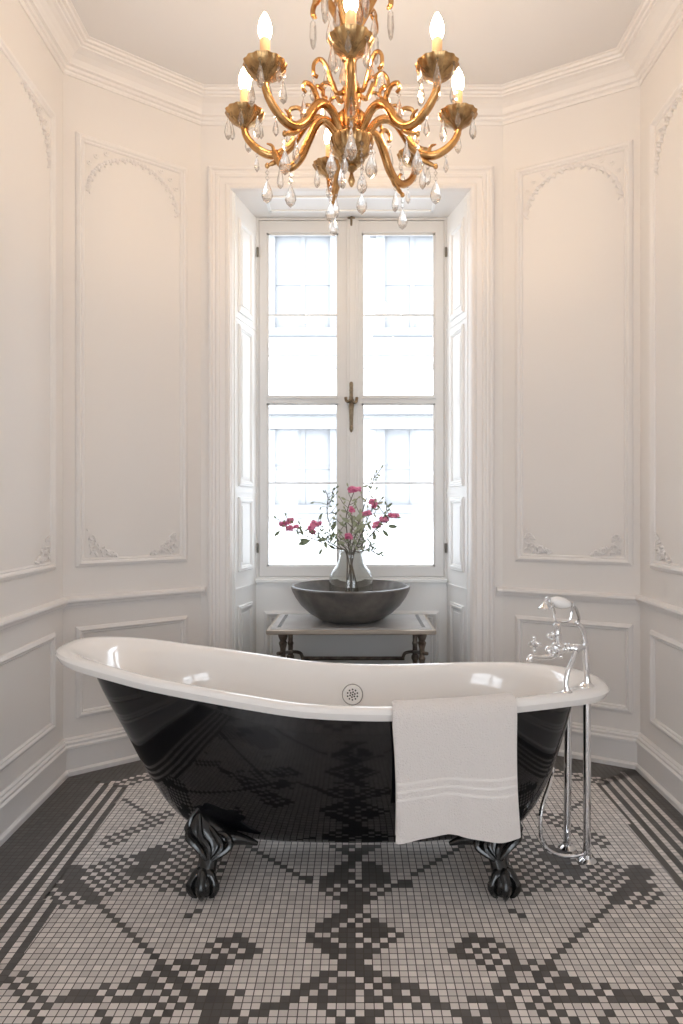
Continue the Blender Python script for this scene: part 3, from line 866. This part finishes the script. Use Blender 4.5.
# ================================================================== SIDE TABLE
YF,YBk=3.115,3.585; ZT=.597
xl,xr=P(265.8,0,YF).x,P(436.5,0,YF).x
tb=empty('side_table',((xl+xr)/2,(YF+YBk)/2,0),'low bronze table with a pale marble top behind the tub under the window','table')
k=MB(); k.box(xl,xr,YF,YBk,ZT-.026,ZT-.004); k.build('top_frame','bronze_light',tb,smooth=False,bevel=.005)
k=MB(); k.box(xl+.018,xr-.018,YF+.016,YBk-.016,ZT-.008,ZT); k.build('marble_top','marble',tb,smooth=False,bevel=.001)
for (a,c) in ((xl+.045,xl+.062),(xr-.062,xr-.045)):
    k=MB(); k.box(a,c,YF+.05,YBk-.05,ZT-.001,ZT+.0006); o=k.build('inlay_strip','slate',tb,smooth=False); o['label']='dark grey inlaid strip'
lp=[(.016,0),(.018,.01),(.013,.02),(.012,.06),(.016,.07),(.0125,.08),(.0125,.30),(.016,.31),(.012,.32),(.013,.36),(.019,.372),(.019,.386),(.013,.394),(.0125,.44),(.016,.452),(.012,.462),(.013,.50),(.020,.525),(.014,.535),(.022,.555),(.024,.571)]
xA,xB=P(283,0,YF+.05).x,P(422,0,YF+.05).x
for x in (xA,xB):
    for y in (YF+.05,YBk-.05):
        k=MB(); k.lathe(lp,(x,y,0),18); k.build('leg','bronze',tb)
k=MB()
for s,x in ((1,xA),(-1,xB)):
    k.tube(smoothpath([(x-s*.025,YF+.05,.475),(x,YF+.05,.478),(x+s*.004,YF+.25,.44),(x+s*.006,YBk-.06,.408),(x+s*.03,YBk-.05,.405),(x+s*.052,YBk-.05,.398),(x+s*.062,YBk-.05,.378)],6),.0085,8)
k.tube([(xA+.055,YBk-.05,.372),(xB-.055,YBk-.05,.372)],.010,8)
k.build('stretcher','bronze',tb)
k=MB(); k.box(xA,xB,YF+.05,YBk-.05,.150,.162); k.build('lower_shelf','bronze',tb,smooth=False,bevel=.003)

# ================================================================== BOWL, VASE, FLOWERS
BY=3.36; bc=Vector((P(350.7,0,BY).x,BY,ZT+.0008))
RB_=.2925
k=MB()
outp=[(.10,0),(.125,.002),(.16,.014),(.205,.042),(.245,.080),(.272,.118),(.288,.150),(RB_,.166),(RB_-.003,.172),(RB_-.014,.174),(.275,.168),(.262,.150),(.245,.122),(.215,.088),(.17,.052),(.12,.030),(.05,.020),(.002,.019)]
k.lathe(outp,bc,64); bowl=k.build('stone_bowl','stone'); tag(bowl,'wide dark grey stone bowl standing on the low marble-topped table','bowl')
vz0=bc.z+.0225; vy=BY
vx=P(351,0,BY).x
zv=lambda py: H-(py-VY)/F*BY
vp=[(.002,vz0),(.095,vz0),(.104,vz0+.008),(.107,vz0+.05),(.1075,zv(579)),(.103,zv(574.5)),(.090,zv(570)),(.074,zv(566)),(.062,zv(561)),(.057,zv(556)),(.058,zv(553)),(.066,zv(551.2)),(.071,zv(550.5))]
inner=[(max(r-.0025,.001),z+(.003 if i<3 else 0)) for i,(r,z) in enumerate(vp)][::-1]
k=MB(); k.lathe([(r,z) for r,z in vp]+inner,(vx,vy,0),48,cap=False); vase=k.build('vase','vase_glass'); tag(vase,'clear glass vase with a narrow neck standing inside the grey stone bowl','vase')
def leafm(k,c,d,L,wd,tilt=0.0):
    d=Vector(d).normalized(); u=d.cross(Vector((.2,1,.15+tilt))).normalized(); n=d.cross(u)
    pts=[]
    N=6
    top=[];bot=[];mid=[]
    for i in range(N+1):
        t=i/N; w_=wd*math.sin(PI*min(1,t*.96+.04))**.8; b0=c+d*(L*t)+n*(-.15*L*t*t)
        top.append(b0+u*w_+n*.0006*4); bot.append(b0-u*w_+n*.0006*4); mid.append(b0)
    und=[q-n*.0007 for q in mid]
    k.rings([[top[i],mid[i]+n*.0004,bot[i],und[i]] for i in range(N+1)],cap=True)
def blossom(k,c,r,seed):
    rn=random.Random(seed)
    for i in range(9):
        a=2*PI*i/9+rn.random()*.5; e_=rn.uniform(-.4,1.1)
        d=Vector((math.cos(a)*math.cos(e_),math.sin(a)*math.cos(e_)*.9,math.sin(e_)))
        R=Vector((0,0,1)).rotation_difference(d).to_matrix()
        k.ball(Vector(c)+d*r*.55,r*.62,.78,.42,.85,8,R)
    k.ball(c,r*.5,1,1,1,8)
neck=Vector((vx,vy,zv(556)))
FS=[ # label, path (px,py,dY), blossoms (px,py,r,dY), leaves, twigs
 ('branch arching far left with pink blossoms at its tip',[(346,556,0),(335,548,-.02),(318,541,-.05),(302,534,-.07),(292,528,-.08),(284,525,-.08)],[(283,525,.020,-.08),(290,522,.021,-.08),(289.5,529,.019,-.09),(296,527,.014,-.08)],
   [(280,531,-1,-.9,.040),(303,535,-.3,.9,.034),(300,531,.2,1,.03),(325,541,.2,-1,.04),(310,541,-1,.1,.055),(318,540,1,.1,.05),(297,530,.3,-1,.03)]),
 ('short left branch carrying a double pink bloom beside the vase neck',[(347,556,.01),(340,549,.01),(330,543,.0),(322,536,.0),(315,528,0)],[(315,525,.024,0),(311,529,.018,-.01),(312.5,533,.018,.01),(319,524,.015,0)],
   [(309,541,-.6,-.2,.06),(331,541,.1,1,.04),(334,538,-.2,1,.035),(322,549,-.4,-.8,.035),(329,545,.8,-.5,.04),(319,519,.6,1,.035)]),
 ('tall upright branch topped by one pink blossom near the window stile',[(350,556,0),(348,540,0),(346,520,.01),(349,505,.02),(354,492,.02)],[(353,490.5,.022,.02),(358,489.5,.017,.02),(350,489,.012,.02)],
   [(346,500,-1,.5,.03),(363,487,1,.3,.03),(347,512,-1,.3,.035),(352,501,1,.4,.03),(345,526,-1,.6,.04),(350,520,.8,.7,.035)]),
 ('upright branch with a small pink bloom low in its middle',[(351,556,-.01),(350,545,-.02),(352,530,-.03),(352,515,-.03)],[(352,511,.015,-.03),(348.5,537,.020,-.05),(351,508,.010,-.03)],
   [(356,520,.8,.9,.05),(349,522,-.9,.5,.045),(357,527,.9,.2,.05),(345,543,-1,.1,.04),(354,534,.6,.7,.04)]),
 ('right branch holding pink blossoms halfway up beside the right pane',[(353,556,.0),(358,543,0),(364,528,.01),(370,513,.01),(373,506,.01)],[(373,503,.022,.01),(368,513.5,.018,0),(364,514,.014,0),(374,507,.014,.01)],
   [(362,516,-.3,1,.04),(361,522,-.9,.7,.045),(366,525,.9,.6,.035),(378,504,.9,.4,.03),(357,545,-.5,1,.04)]),
 ('outermost right branch ending in a row of pink blossoms',[(354,556,-.01),(361,546,-.02),(371,535,-.03),(380,524,-.04),(388,518,-.05),(393,515,-.05)],[(376.5,526,.021,-.03),(384,520.5,.023,-.04),(393,515.5,.022,-.05),(397,516,.013,-.05),(379,524,.014,-.03)],
   [(374,532,.1,-1,.045),(383,530,.8,-1,.045),(388,526,1,-.1,.05),(388,507,.7,.7,.03),(371,530,-.5,1,.04),(397,518,.8,.2,.02)]),
 ('low dark twig leaning right over the vase lip without blossoms',[(352,557,-.02),(360,552,-.04),(370,550,-.06),(375,553,-.06),(381,554,-.06)],[],
   [(372,550,.5,1,.022),(376,553,.9,-.5,.026),(379,554,.9,.5,.026),(381,554,.9,-.7,.022),(366,551,.6,.8,.02)]),
 ('thin bare twig curling high on the left in front of the pane',[(349,556,.02),(340,543,.03),(330,525,.04),(327,510,.04),(328,498,.04),(325,490,.04)],[],
   [(314,502,-1,-.4,.022),(325,493,-.6,.8,.02),(328,500,.8,.3,.016),(333,530,.3,1,.05),(321,507,-.4,-1,.018)]),
 ('wispy pale twig standing tallest in the vase without blossoms',[(351,556,.02),(354,540,.03),(360,520,.04),(366,500,.04),(372,485,.04),(375,472,.04)],[],
   [(371,487,-1,.4,.022),(375,478,1,.2,.02),(366,500,-1,.5,.03),(358,526,-.9,.7,.05),(360,518,1,.5,.045),(357,533,.8,.6,.05)]),
]
for n_,(lab,pt,bl,lv) in enumerate(FS):
    root=empty('flower_branch',(vx,vy,vz0+.004),lab,'flower','flower branches in the glass vase')
    base=Vector((vx+(-.03,.02,.05,-.01,-.045,-.02,.035,.06,.01)[n_], vy+.04*math.sin(n_*2.1), vz0+.008))
    pts=[base]+[P(a,c_,BY+d) for a,c_,d in pt]
    pts[1]=Vector((vx+(pts[1].x-vx)*.8,vy+(pts[1].y-vy),pts[1].z))
    sp=smoothpath(pts,5); k=MB(); k.tube(sp,[.0032-.0014*i/(len(sp)-1) for i in range(len(sp))],6)
    rn=random.Random(n_*13+1)
    tips=[]
    for i in range(9):
        b0=sp[int(len(sp)*(.35+.07*i))-1]; d=Vector((rn.uniform(-1,1),rn.uniform(-.6,.2),rn.uniform(.1,1))).normalized()
        m_=b0+d*.03; e_=b0+d*.055+Vector((rn.uniform(-.012,.012),0,.012)); k.tube(smoothpath([b0,m_,e_],3),.0014,5); tips.append((e_,d)); tips.append((m_,Vector((d.z,d.y,-d.x))))
    st=k.build('stem','stem',root)
    k=MB()
    for (a,c_,dx,dz,L) in lv:
        near=min(pt,key=lambda q:(q[0]-a)**2+(q[1]-c_)**2); lb=P(a,c_,BY+near[2]); sn=min(sp,key=lambda v:(v-lb).length)
        k.tube([sn,sn.lerp(lb,.5)+Vector((0,0,.004)),lb],.0016,5); leafm(k,P(a,c_,BY+near[2]),(dx,-.15,dz),L*.95,L*.2)
    for (e_,d) in tips: leafm(k,e_,(d.x,-.1,d.z+.2),.019,.0045)
    k.build('leaves','leaf_pale' if n_ in (2,3,4,8) else 'leaf',root)
    for j,(a,c_,r,d) in enumerate(bl):
        k=MB(); bb=P(a,c_,BY+d); sn=min(sp,key=lambda v:(v-bb).length); k.tube([sn,sn.lerp(bb,.5),bb],.0016,5); blossom(k,bb,r*1.1,n_*10+j); k.build('blossom','petal',root)

# ================================================================== CHANDELIER
CX,CY=-.0115,2.253
ch=empty('chandelier',(CX,CY,CEIL),'gilt brass chandelier with candle bulbs and crystal drops hanging from the ceiling','chandelier')
def zc(py): return H-(py-VY)/F*CY
# central body
k=MB()
k.lathe([(.003,zc(187)),(.008,zc(184.5)),(.012,zc(181)),(.008,zc(176.5)),(.005,zc(173)),(.012,zc(170.5)),(.020,zc(168.5)),(.018,zc(166))],(CX,CY,0),20); k.build('finial','gold_old',ch)
k=MB()
k.lathe([(.018,zc(167)),(.030,zc(165)),(.041,zc(162)),(.044,zc(160.5)),(.040,zc(159)),(.055,zc(155)),(.068,zc(149)),(.073,zc(143)),(.073,zc(140.5)),(.066,zc(138.5)),(.050,zc(136.5))],(CX,CY,0),72,ribs=18,amp=.02)
k.build('bowl_boss','gold_old',ch)
k=MB()
k.lathe([(.050,zc(137)),(.052,zc(134)),(.042,zc(131)),(.045,zc(127)),(.045,zc(120)),(.050,zc(117)),(.040,zc(114)),(.028,zc(109)),(.024,zc(102)),(.032,zc(97)),(.036,zc(92)),(.026,zc(86)),(.018,zc(78)),(.016,zc(62)),(.024,zc(57)),(.030,zc(50)),(.024,zc(43)),(.014,zc(36)),(.013,zc(14)),(.026,zc(9)),(.034,zc(2)),(.030,zc(-6)),(.016,zc(-14)),(.012,zc(-24)),(.020,zc(-30)),(.012,zc(-36)),(.006,zc(-42)),(.0055,CEIL-.05)],(CX,CY,0),24)
k.build('stem','gold',ch)
k=MB(); k.lathe([(.006,CEIL-.055),(.03,CEIL-.05),(.055,CEIL-.03),(.06,CEIL-.01),(.06,CEIL-.001)],(CX,CY,0),28); k.build('ceiling_rose','gold_old',ch)
# gem on the collar
def pol(a,r,z):   # angle 0 = towards camera, + = right
    return Vector((CX+r*math.sin(a), CY-r*math.cos(a), z))
def crystal_mesh(kind):
    k=MB()
    if kind=='drop':      # beads then an almond
        z=0; k.lathe([(.0008,0),(.0008,-.006)],(0,0,0),4)
        for r in (.0055,):
            k.lathe([(.001,-.006),(r,-.012),(.001,-.018)],(0,0,0),6)
        k.lathe([(.0008,-.017),(.0008,-.022)],(0,0,0),4)
        k.lathe([(.0012,-.021),(.0045,-.032),(.0092,-.052),(.0105,-.062),(.0075,-.073),(.001,-.080)],(0,0,0),7)
    elif kind=='short':
        k.lathe([(.0008,0),(.0008,-.005)],(0,0,0),4)
        k.lathe([(.001,-.005),(.0045,-.010),(.001,-.015)],(0,0,0),6)
        k.lathe([(.001,-.015),(.0042,-.024),(.0078,-.038),(.0082,-.045),(.001,-.056)],(0,0,0),6)
    elif kind=='big':
        k.lathe([(.0008,0),(.0008,-.006)],(0,0,0),4)
        k.lathe([(.001,-.006),(.006,-.013),(.001,-.020)],(0,0,0),6); k.lathe([(.001,-.021),(.006,-.028),(.001,-.035)],(0,0,0),6)
        k.lathe([(.0012,-.035),(.006,-.045),(.0135,-.064),(.0155,-.076),(.011,-.088),(.001,-.097)],(0,0,0),8)
    elif kind=='strand':
        z=0
        for i in range(9):
            r=.0045 if i%2 else .006; k.lathe([(.001,-.002-i*.0155),(r,-.009-i*.0155),(.001,-.016-i*.0155)],(0,0,0),6)
        k.lathe([(.001,-.141),(.006,-.150),(.013,-.166),(.0145,-.177),(.010,-.188),(.001,-.196)],(0,0,0),8)
    elif kind=='long':
        k.lathe([(.001,0),(.005,-.006),(.001,-.012)],(0,0,0),6)
        k.lathe([(.001,-.012),(.008,-.022),(.0095,-.055),(.006,-.078),(.001,-.086)],(0,0,0),6)
    return k
proto={}
def crystal(kind,pos,parent,a=0,s=1.22):
    if kind not in proto:
        k=crystal_mesh(kind); o=k.build('crystal_drop','crystal',None,smooth=False); proto[kind]=o.data; 
    else:
        o=bpy.data.objects.new('crystal_drop',proto[kind]); C.objects.link(o)
    o.parent=parent; o.matrix_parent_inverse=Matrix.Translation(-Vector(ch.location))
    # parents other than the chandelier sit at the chandelier's own origin frame
    if parent is not ch: o.matrix_parent_inverse=Matrix.Identity(4); 
    o.location=pos; o.rotation_euler=(0,0,a); o.scale=(s,s,s)
    return o
k=MB(); k.ball(pol(.42,.050,zc(126)),.012,1,1,1,10); k.build('glass_bead','crystal',ch,smooth=False)
CUPZ=2.452
cols=[-90,-46,0,46,91,139,194]
genp=[(.040,2.368),(.058,2.392),(.085,2.425),(.118,2.434),(.150,2.418),(.176,2.382),(.200,2.345),(.235,2.318),(.275,2.316),(.312,2.336),(.338,2.362),(.351,2.388),(.352,2.402)]
def sub(o,par):
    # put a mesh built in world space under a part that is itself a child of the chandelier
    o.parent=par; o.matrix_parent_inverse=Matrix.Identity(4); return o
armroot=None
def wchild(k,name,m,par,**kw):
    o=k.build(name,m,None,**kw); o.parent=par; o.matrix_parent_inverse=Matrix.Identity(4); return o
first=None
armobjs=[]
for ai,deg in enumerate(cols):
    a=math.radians(deg)
    def q(r,z,da=0.0,side=0.0):
        v=pol(a+da,r,z); 
        return v+Vector((math.cos(a),math.sin(a),0))*side
    k=MB()
    pts=smoothpath([q(r,z) for r,z in genp],4)
    n=len(pts); rad=[]
    for i in range(n):
        t=i/(n-1); rad.append(.0125+.0035*math.sin(t*PI)*1.0-.002*t)
    k.tube(pts,rad,12)
    # ribs along the arm give the cast look
    for sd in (-.006,.006):
        k.tube([p_+Vector((math.cos(a)*sd,math.sin(a)*sd,.007)) for p_ in pts[4:-3]],.0042,6)
    # leaf curls: one on the crest, one under the trough
    k.tube(smoothpath([q(.165,2.405),q(.150,2.440),q(.172,2.468),q(.200,2.466),q(.207,2.446),q(.195,2.438)],4),[.0085]*8+[.0075]*5+[.006]*4+[.0055]*4,8)
    k.tube(smoothpath([q(.130,2.430),q(.160,2.452),q(.150,2.478),q(.128,2.474),q(.126,2.458)],4),[.007]*6+[.006]*6+[.0055]*5,8)
    k.tube(smoothpath([q(.215,2.330),q(.232,2.302),q(.258,2.288),q(.276,2.280)],4),[.009]*5+[.008]*5+[.006]*3,8)
    k.tube(smoothpath([q(.255,2.322),q(.262,2.345),q(.280,2.352)],4),[.007,.007,.006,.006,.005,.005,.004,.003,.002],8)
    k.ball(q(.278,2.279),.0085,1,1,1.1,10)
    if deg==-90:   # the sweeping S scroll under the left arm
        sp=smoothpath([q(.045,2.375),q(.080,2.412),(q(.112,2.40)),q(.140,2.345),q(.165,2.290),q(.198,2.258),q(.232,2.272),q(.250,2.310)],5)
        sp=[v+Vector((0,-.03,0)) for v in sp]
        k.tube(sp,[.011+.003*math.sin(PI*i/(len(sp)-1)) for i in range(len(sp))],12)
        for i in range(12,24,2): k.ball(sp[i]+Vector((.003,0,.013)),.007,1,1,1,8)
    k.lathe([(.010,2.396),(.014,2.400),(.009,2.404)],q(.352,0),14)
    arm=wchild(k,'arm','gold',ch); arm.matrix_parent_inverse=Matrix.Translation(-Vector(ch.location))
    # fluted cup
    k=MB(); zb=CUPZ-.052
    k.lathe([(.008,zb),(.013,zb+.004),(.017,zb+.010),(.033,zb+.017),(.048,zb+.028),(.058,zb+.041),(.063,zb+.050),(.064,zb+.053),(.060,zb+.054),(.050,zb+.046),(.036,zb+.034),(.018,zb+.028),(.010,zb+.026)],q(.352,0),84,ribs=14,amp=.032)
    cup=wchild(k,'drip_pan','gold_old',arm)
    k=MB(); zs=zb+.026; k.lathe([(.015,zs),(.015,zs+.10),(.0135,zs+.103),(.010,zs+.104)],q(.352,0),20); wchild(k,'candle_sleeve','sleeve',arm)
    k=MB(); zq=zs+.101; k.lathe([(.010,zq),(.0145,zq+.006),(.0195,zq+.020),(.0205,zq+.032),(.0175,zq+.048),(.012,zq+.063),(.0065,zq+.074),(.0015,zq+.081)],q(.352,0),18); bulb=wchild(k,'bulb','bulb',arm)
    for j in range(6):
        b_=2*PI*j/6+a*1.3+.4; c=q(.352,CUPZ-.004)
        crystal('drop' if j%2 else 'short',c+Vector((math.cos(b_)*.056,math.sin(b_)*.056,0)),arm,b_)
    crystal('big',q(.278,2.272),arm,a); crystal('drop',q(.205,2.440),arm,a); crystal('drop',q(.235,2.300),arm,a); crystal('short',q(.312,2.326),arm,a)
    if deg==-90: crystal('big',q(.198,2.246)+Vector((0,-.03,0)),arm,0)
# upper tiers of scrolls
for i in range(6):
    a=2*PI*i/6+.35
    def q(r,z): return pol(a,r,z)
    k=MB(); k.tube(smoothpath([q(.018,zc(30)),q(.050,zc(14)),q(.085,zc(-4)),q(.112,zc(-6)),q(.130,zc(4)),q(.128,zc(12)),q(.118,zc(12))],5),[.0135]*10+[.0125]*8+[.009]*7+[.006]*6,10)
    k.tube(smoothpath([q(.060,zc(8)),q(.050,zc(-6)),q(.066,zc(-14)),q(.080,zc(-8))],4),.0065,8)
    sc=wchild(k,'upper_scroll','gold',ch); sc.matrix_parent_inverse=Matrix.Translation(-Vector(ch.location))
    crystal('long',q(.130,zc(10)),sc,a,1.35); crystal('drop',q(.075,zc(12)),sc,a)
for i in range(6):
    a=2*PI*i/6-.2
    def q(r,z): return pol(a,r,z)
    k=MB(); k.tube(smoothpath([q(.020,zc(92)),q(.050,zc(96)),q(.070,zc(84)),q(.085,zc(72)),q(.108,zc(66)),q(.128,zc(72)),q(.128,zc(82)),q(.115,zc(84))],5),[.008]*20+[.0065]*16,10)
    k.tube(smoothpath([q(.060,zc(90)),q(.085,zc(88)),q(.105,zc(92)),q(.100,zc(99))],4),.0055,8)
    sc=wchild(k,'middle_scroll','gold',ch); sc.matrix_parent_inverse=Matrix.Translation(-Vector(ch.location))
    crystal('drop',q(.130,zc(80)),sc,a); crystal('short',q(.09,zc(74)),sc,a)
# strands hanging round the boss
for a0,r,py,kd in ((28,.070,150,'strand'),(-150,.07,150,'drop'),(-60,.075,146,'big'),(100,.075,146,'drop'),(-20,.066,154,'drop'),(60,.072,148,'big'),(-105,.072,148,'strand'),(150,.07,150,'big')):
    crystal(kd,pol(math.radians(a0),r,zc(py)),ch,0)

# ================================================================== OUTSIDE
fac=empty('building',(0,10,-4),'pale stone townhouse front seen faintly through the window','building')
FY=9.0
k=MB(); k.box(-9,9,FY,FY+.5,-5,5.3); k.build('facade_wall','facade',fac,smooth=False)
def fz(py): return H-(py-VY)/F*FY
def fx(px): return (px-VX)/F*FY
for py,h_ in ((352,.10),(367,.06),(412,.08),(418,.03),(510,.10),(520,.05)):
    k=MB(); k.box(-9,9,FY-.05,FY,fz(py)-h_/2,fz(py)+h_/2); k.build('cornice_band','facade_trim',fac,smooth=False)
for x in (-3.55,fx(303),fx(412),3.6,-6.2,6.2):
    for (zt,zb) in ((fz(430),fz(505)),(fz(238),fz(330)),(-1.6,-3.4)):
        k=MB(); wd=.36
        k.box(x-wd-.12,x-wd,FY-.08,FY,zb,zt); k.box(x+wd,x+wd+.12,FY-.08,FY,zb,zt); k.box(x-wd-.2,x+wd+.2,FY-.14,FY,zt,zt+.14); k.box(x-wd-.16,x+wd+.16,FY-.12,FY,zb-.1,zb)
        k.box(x-.03,x+.03,FY-.03,FY,zb,zt); k.box(x-wd,x-.031,FY-.025,FY,(zt+zb)/2-.025,(zt+zb)/2+.025); k.box(x+.031,x+wd,FY-.025,FY,(zt+zb)/2-.025,(zt+zb)/2+.025)
        w_=k.build('window_surround','facade_trim',fac,smooth=False)
        k=MB(); k.box(x-wd,x+wd,FY-.012,FY-.004,zb,zt); k.build('window_pane','facade_glass',w_,smooth=False)
k=MB(); k.box(-14,14,3.9,FY+.6,-5.2,-5); o=k.build('street','curtain',smooth=False); struct(o)

# ================================================================== LIGHT, CAMERA
w=bpy.data.worlds.new('World'); bpy.context.scene.world=w; w.use_nodes=True
bg=w.node_tree.nodes['Background']; bg.inputs[0].default_value=(.88,.94,1,1); bg.inputs[1].default_value=3.4
def portal(loc,rot,sx,sy):
    l=bpy.data.lights.new('portal','AREA'); l.shape='RECTANGLE'; l.size=sx; l.size_y=sy; l.cycles.is_portal=True
    o=bpy.data.objects.new('daylight_portal',l); C.objects.link(o); o.location=loc; o.rotation_euler=rot
portal((-.018,AW+.12,1.73),(-PI/2,0,0),1.0,1.95)
for w_ in fill_wins: portal(((w_[0]+w_[1])/2,YB-.15,1.35),(PI/2,0,0),1.37,2.0)
cam_=bpy.data.cameras.new('camera'); co=bpy.data.objects.new('camera',cam_); C.objects.link(co)
co.location=(0,0,H); co.rotation_euler=(PI/2,0,0)
cam_.sensor_fit='AUTO'; cam_.sensor_width=36; cam_.lens=36*F/1024
cam_.shift_x=-13.5/1024; cam_.shift_y=-4/1024; cam_.clip_start=.05; cam_.clip_end=100
S=bpy.context.scene; S.camera=co
S.view_settings.view_transform='Standard'; S.view_settings.look='None'; S.view_settings.gamma=1; S.view_settings.use_curve_mapping=False
S.view_settings.exposure=1.15
S.cycles.max_bounces=12; S.cycles.diffuse_bounces=6; S.cycles.transmission_bounces=10; S.cycles.transparent_max_bounces=12
S.cycles.caustics_reflective=False; S.cycles.caustics_refractive=False
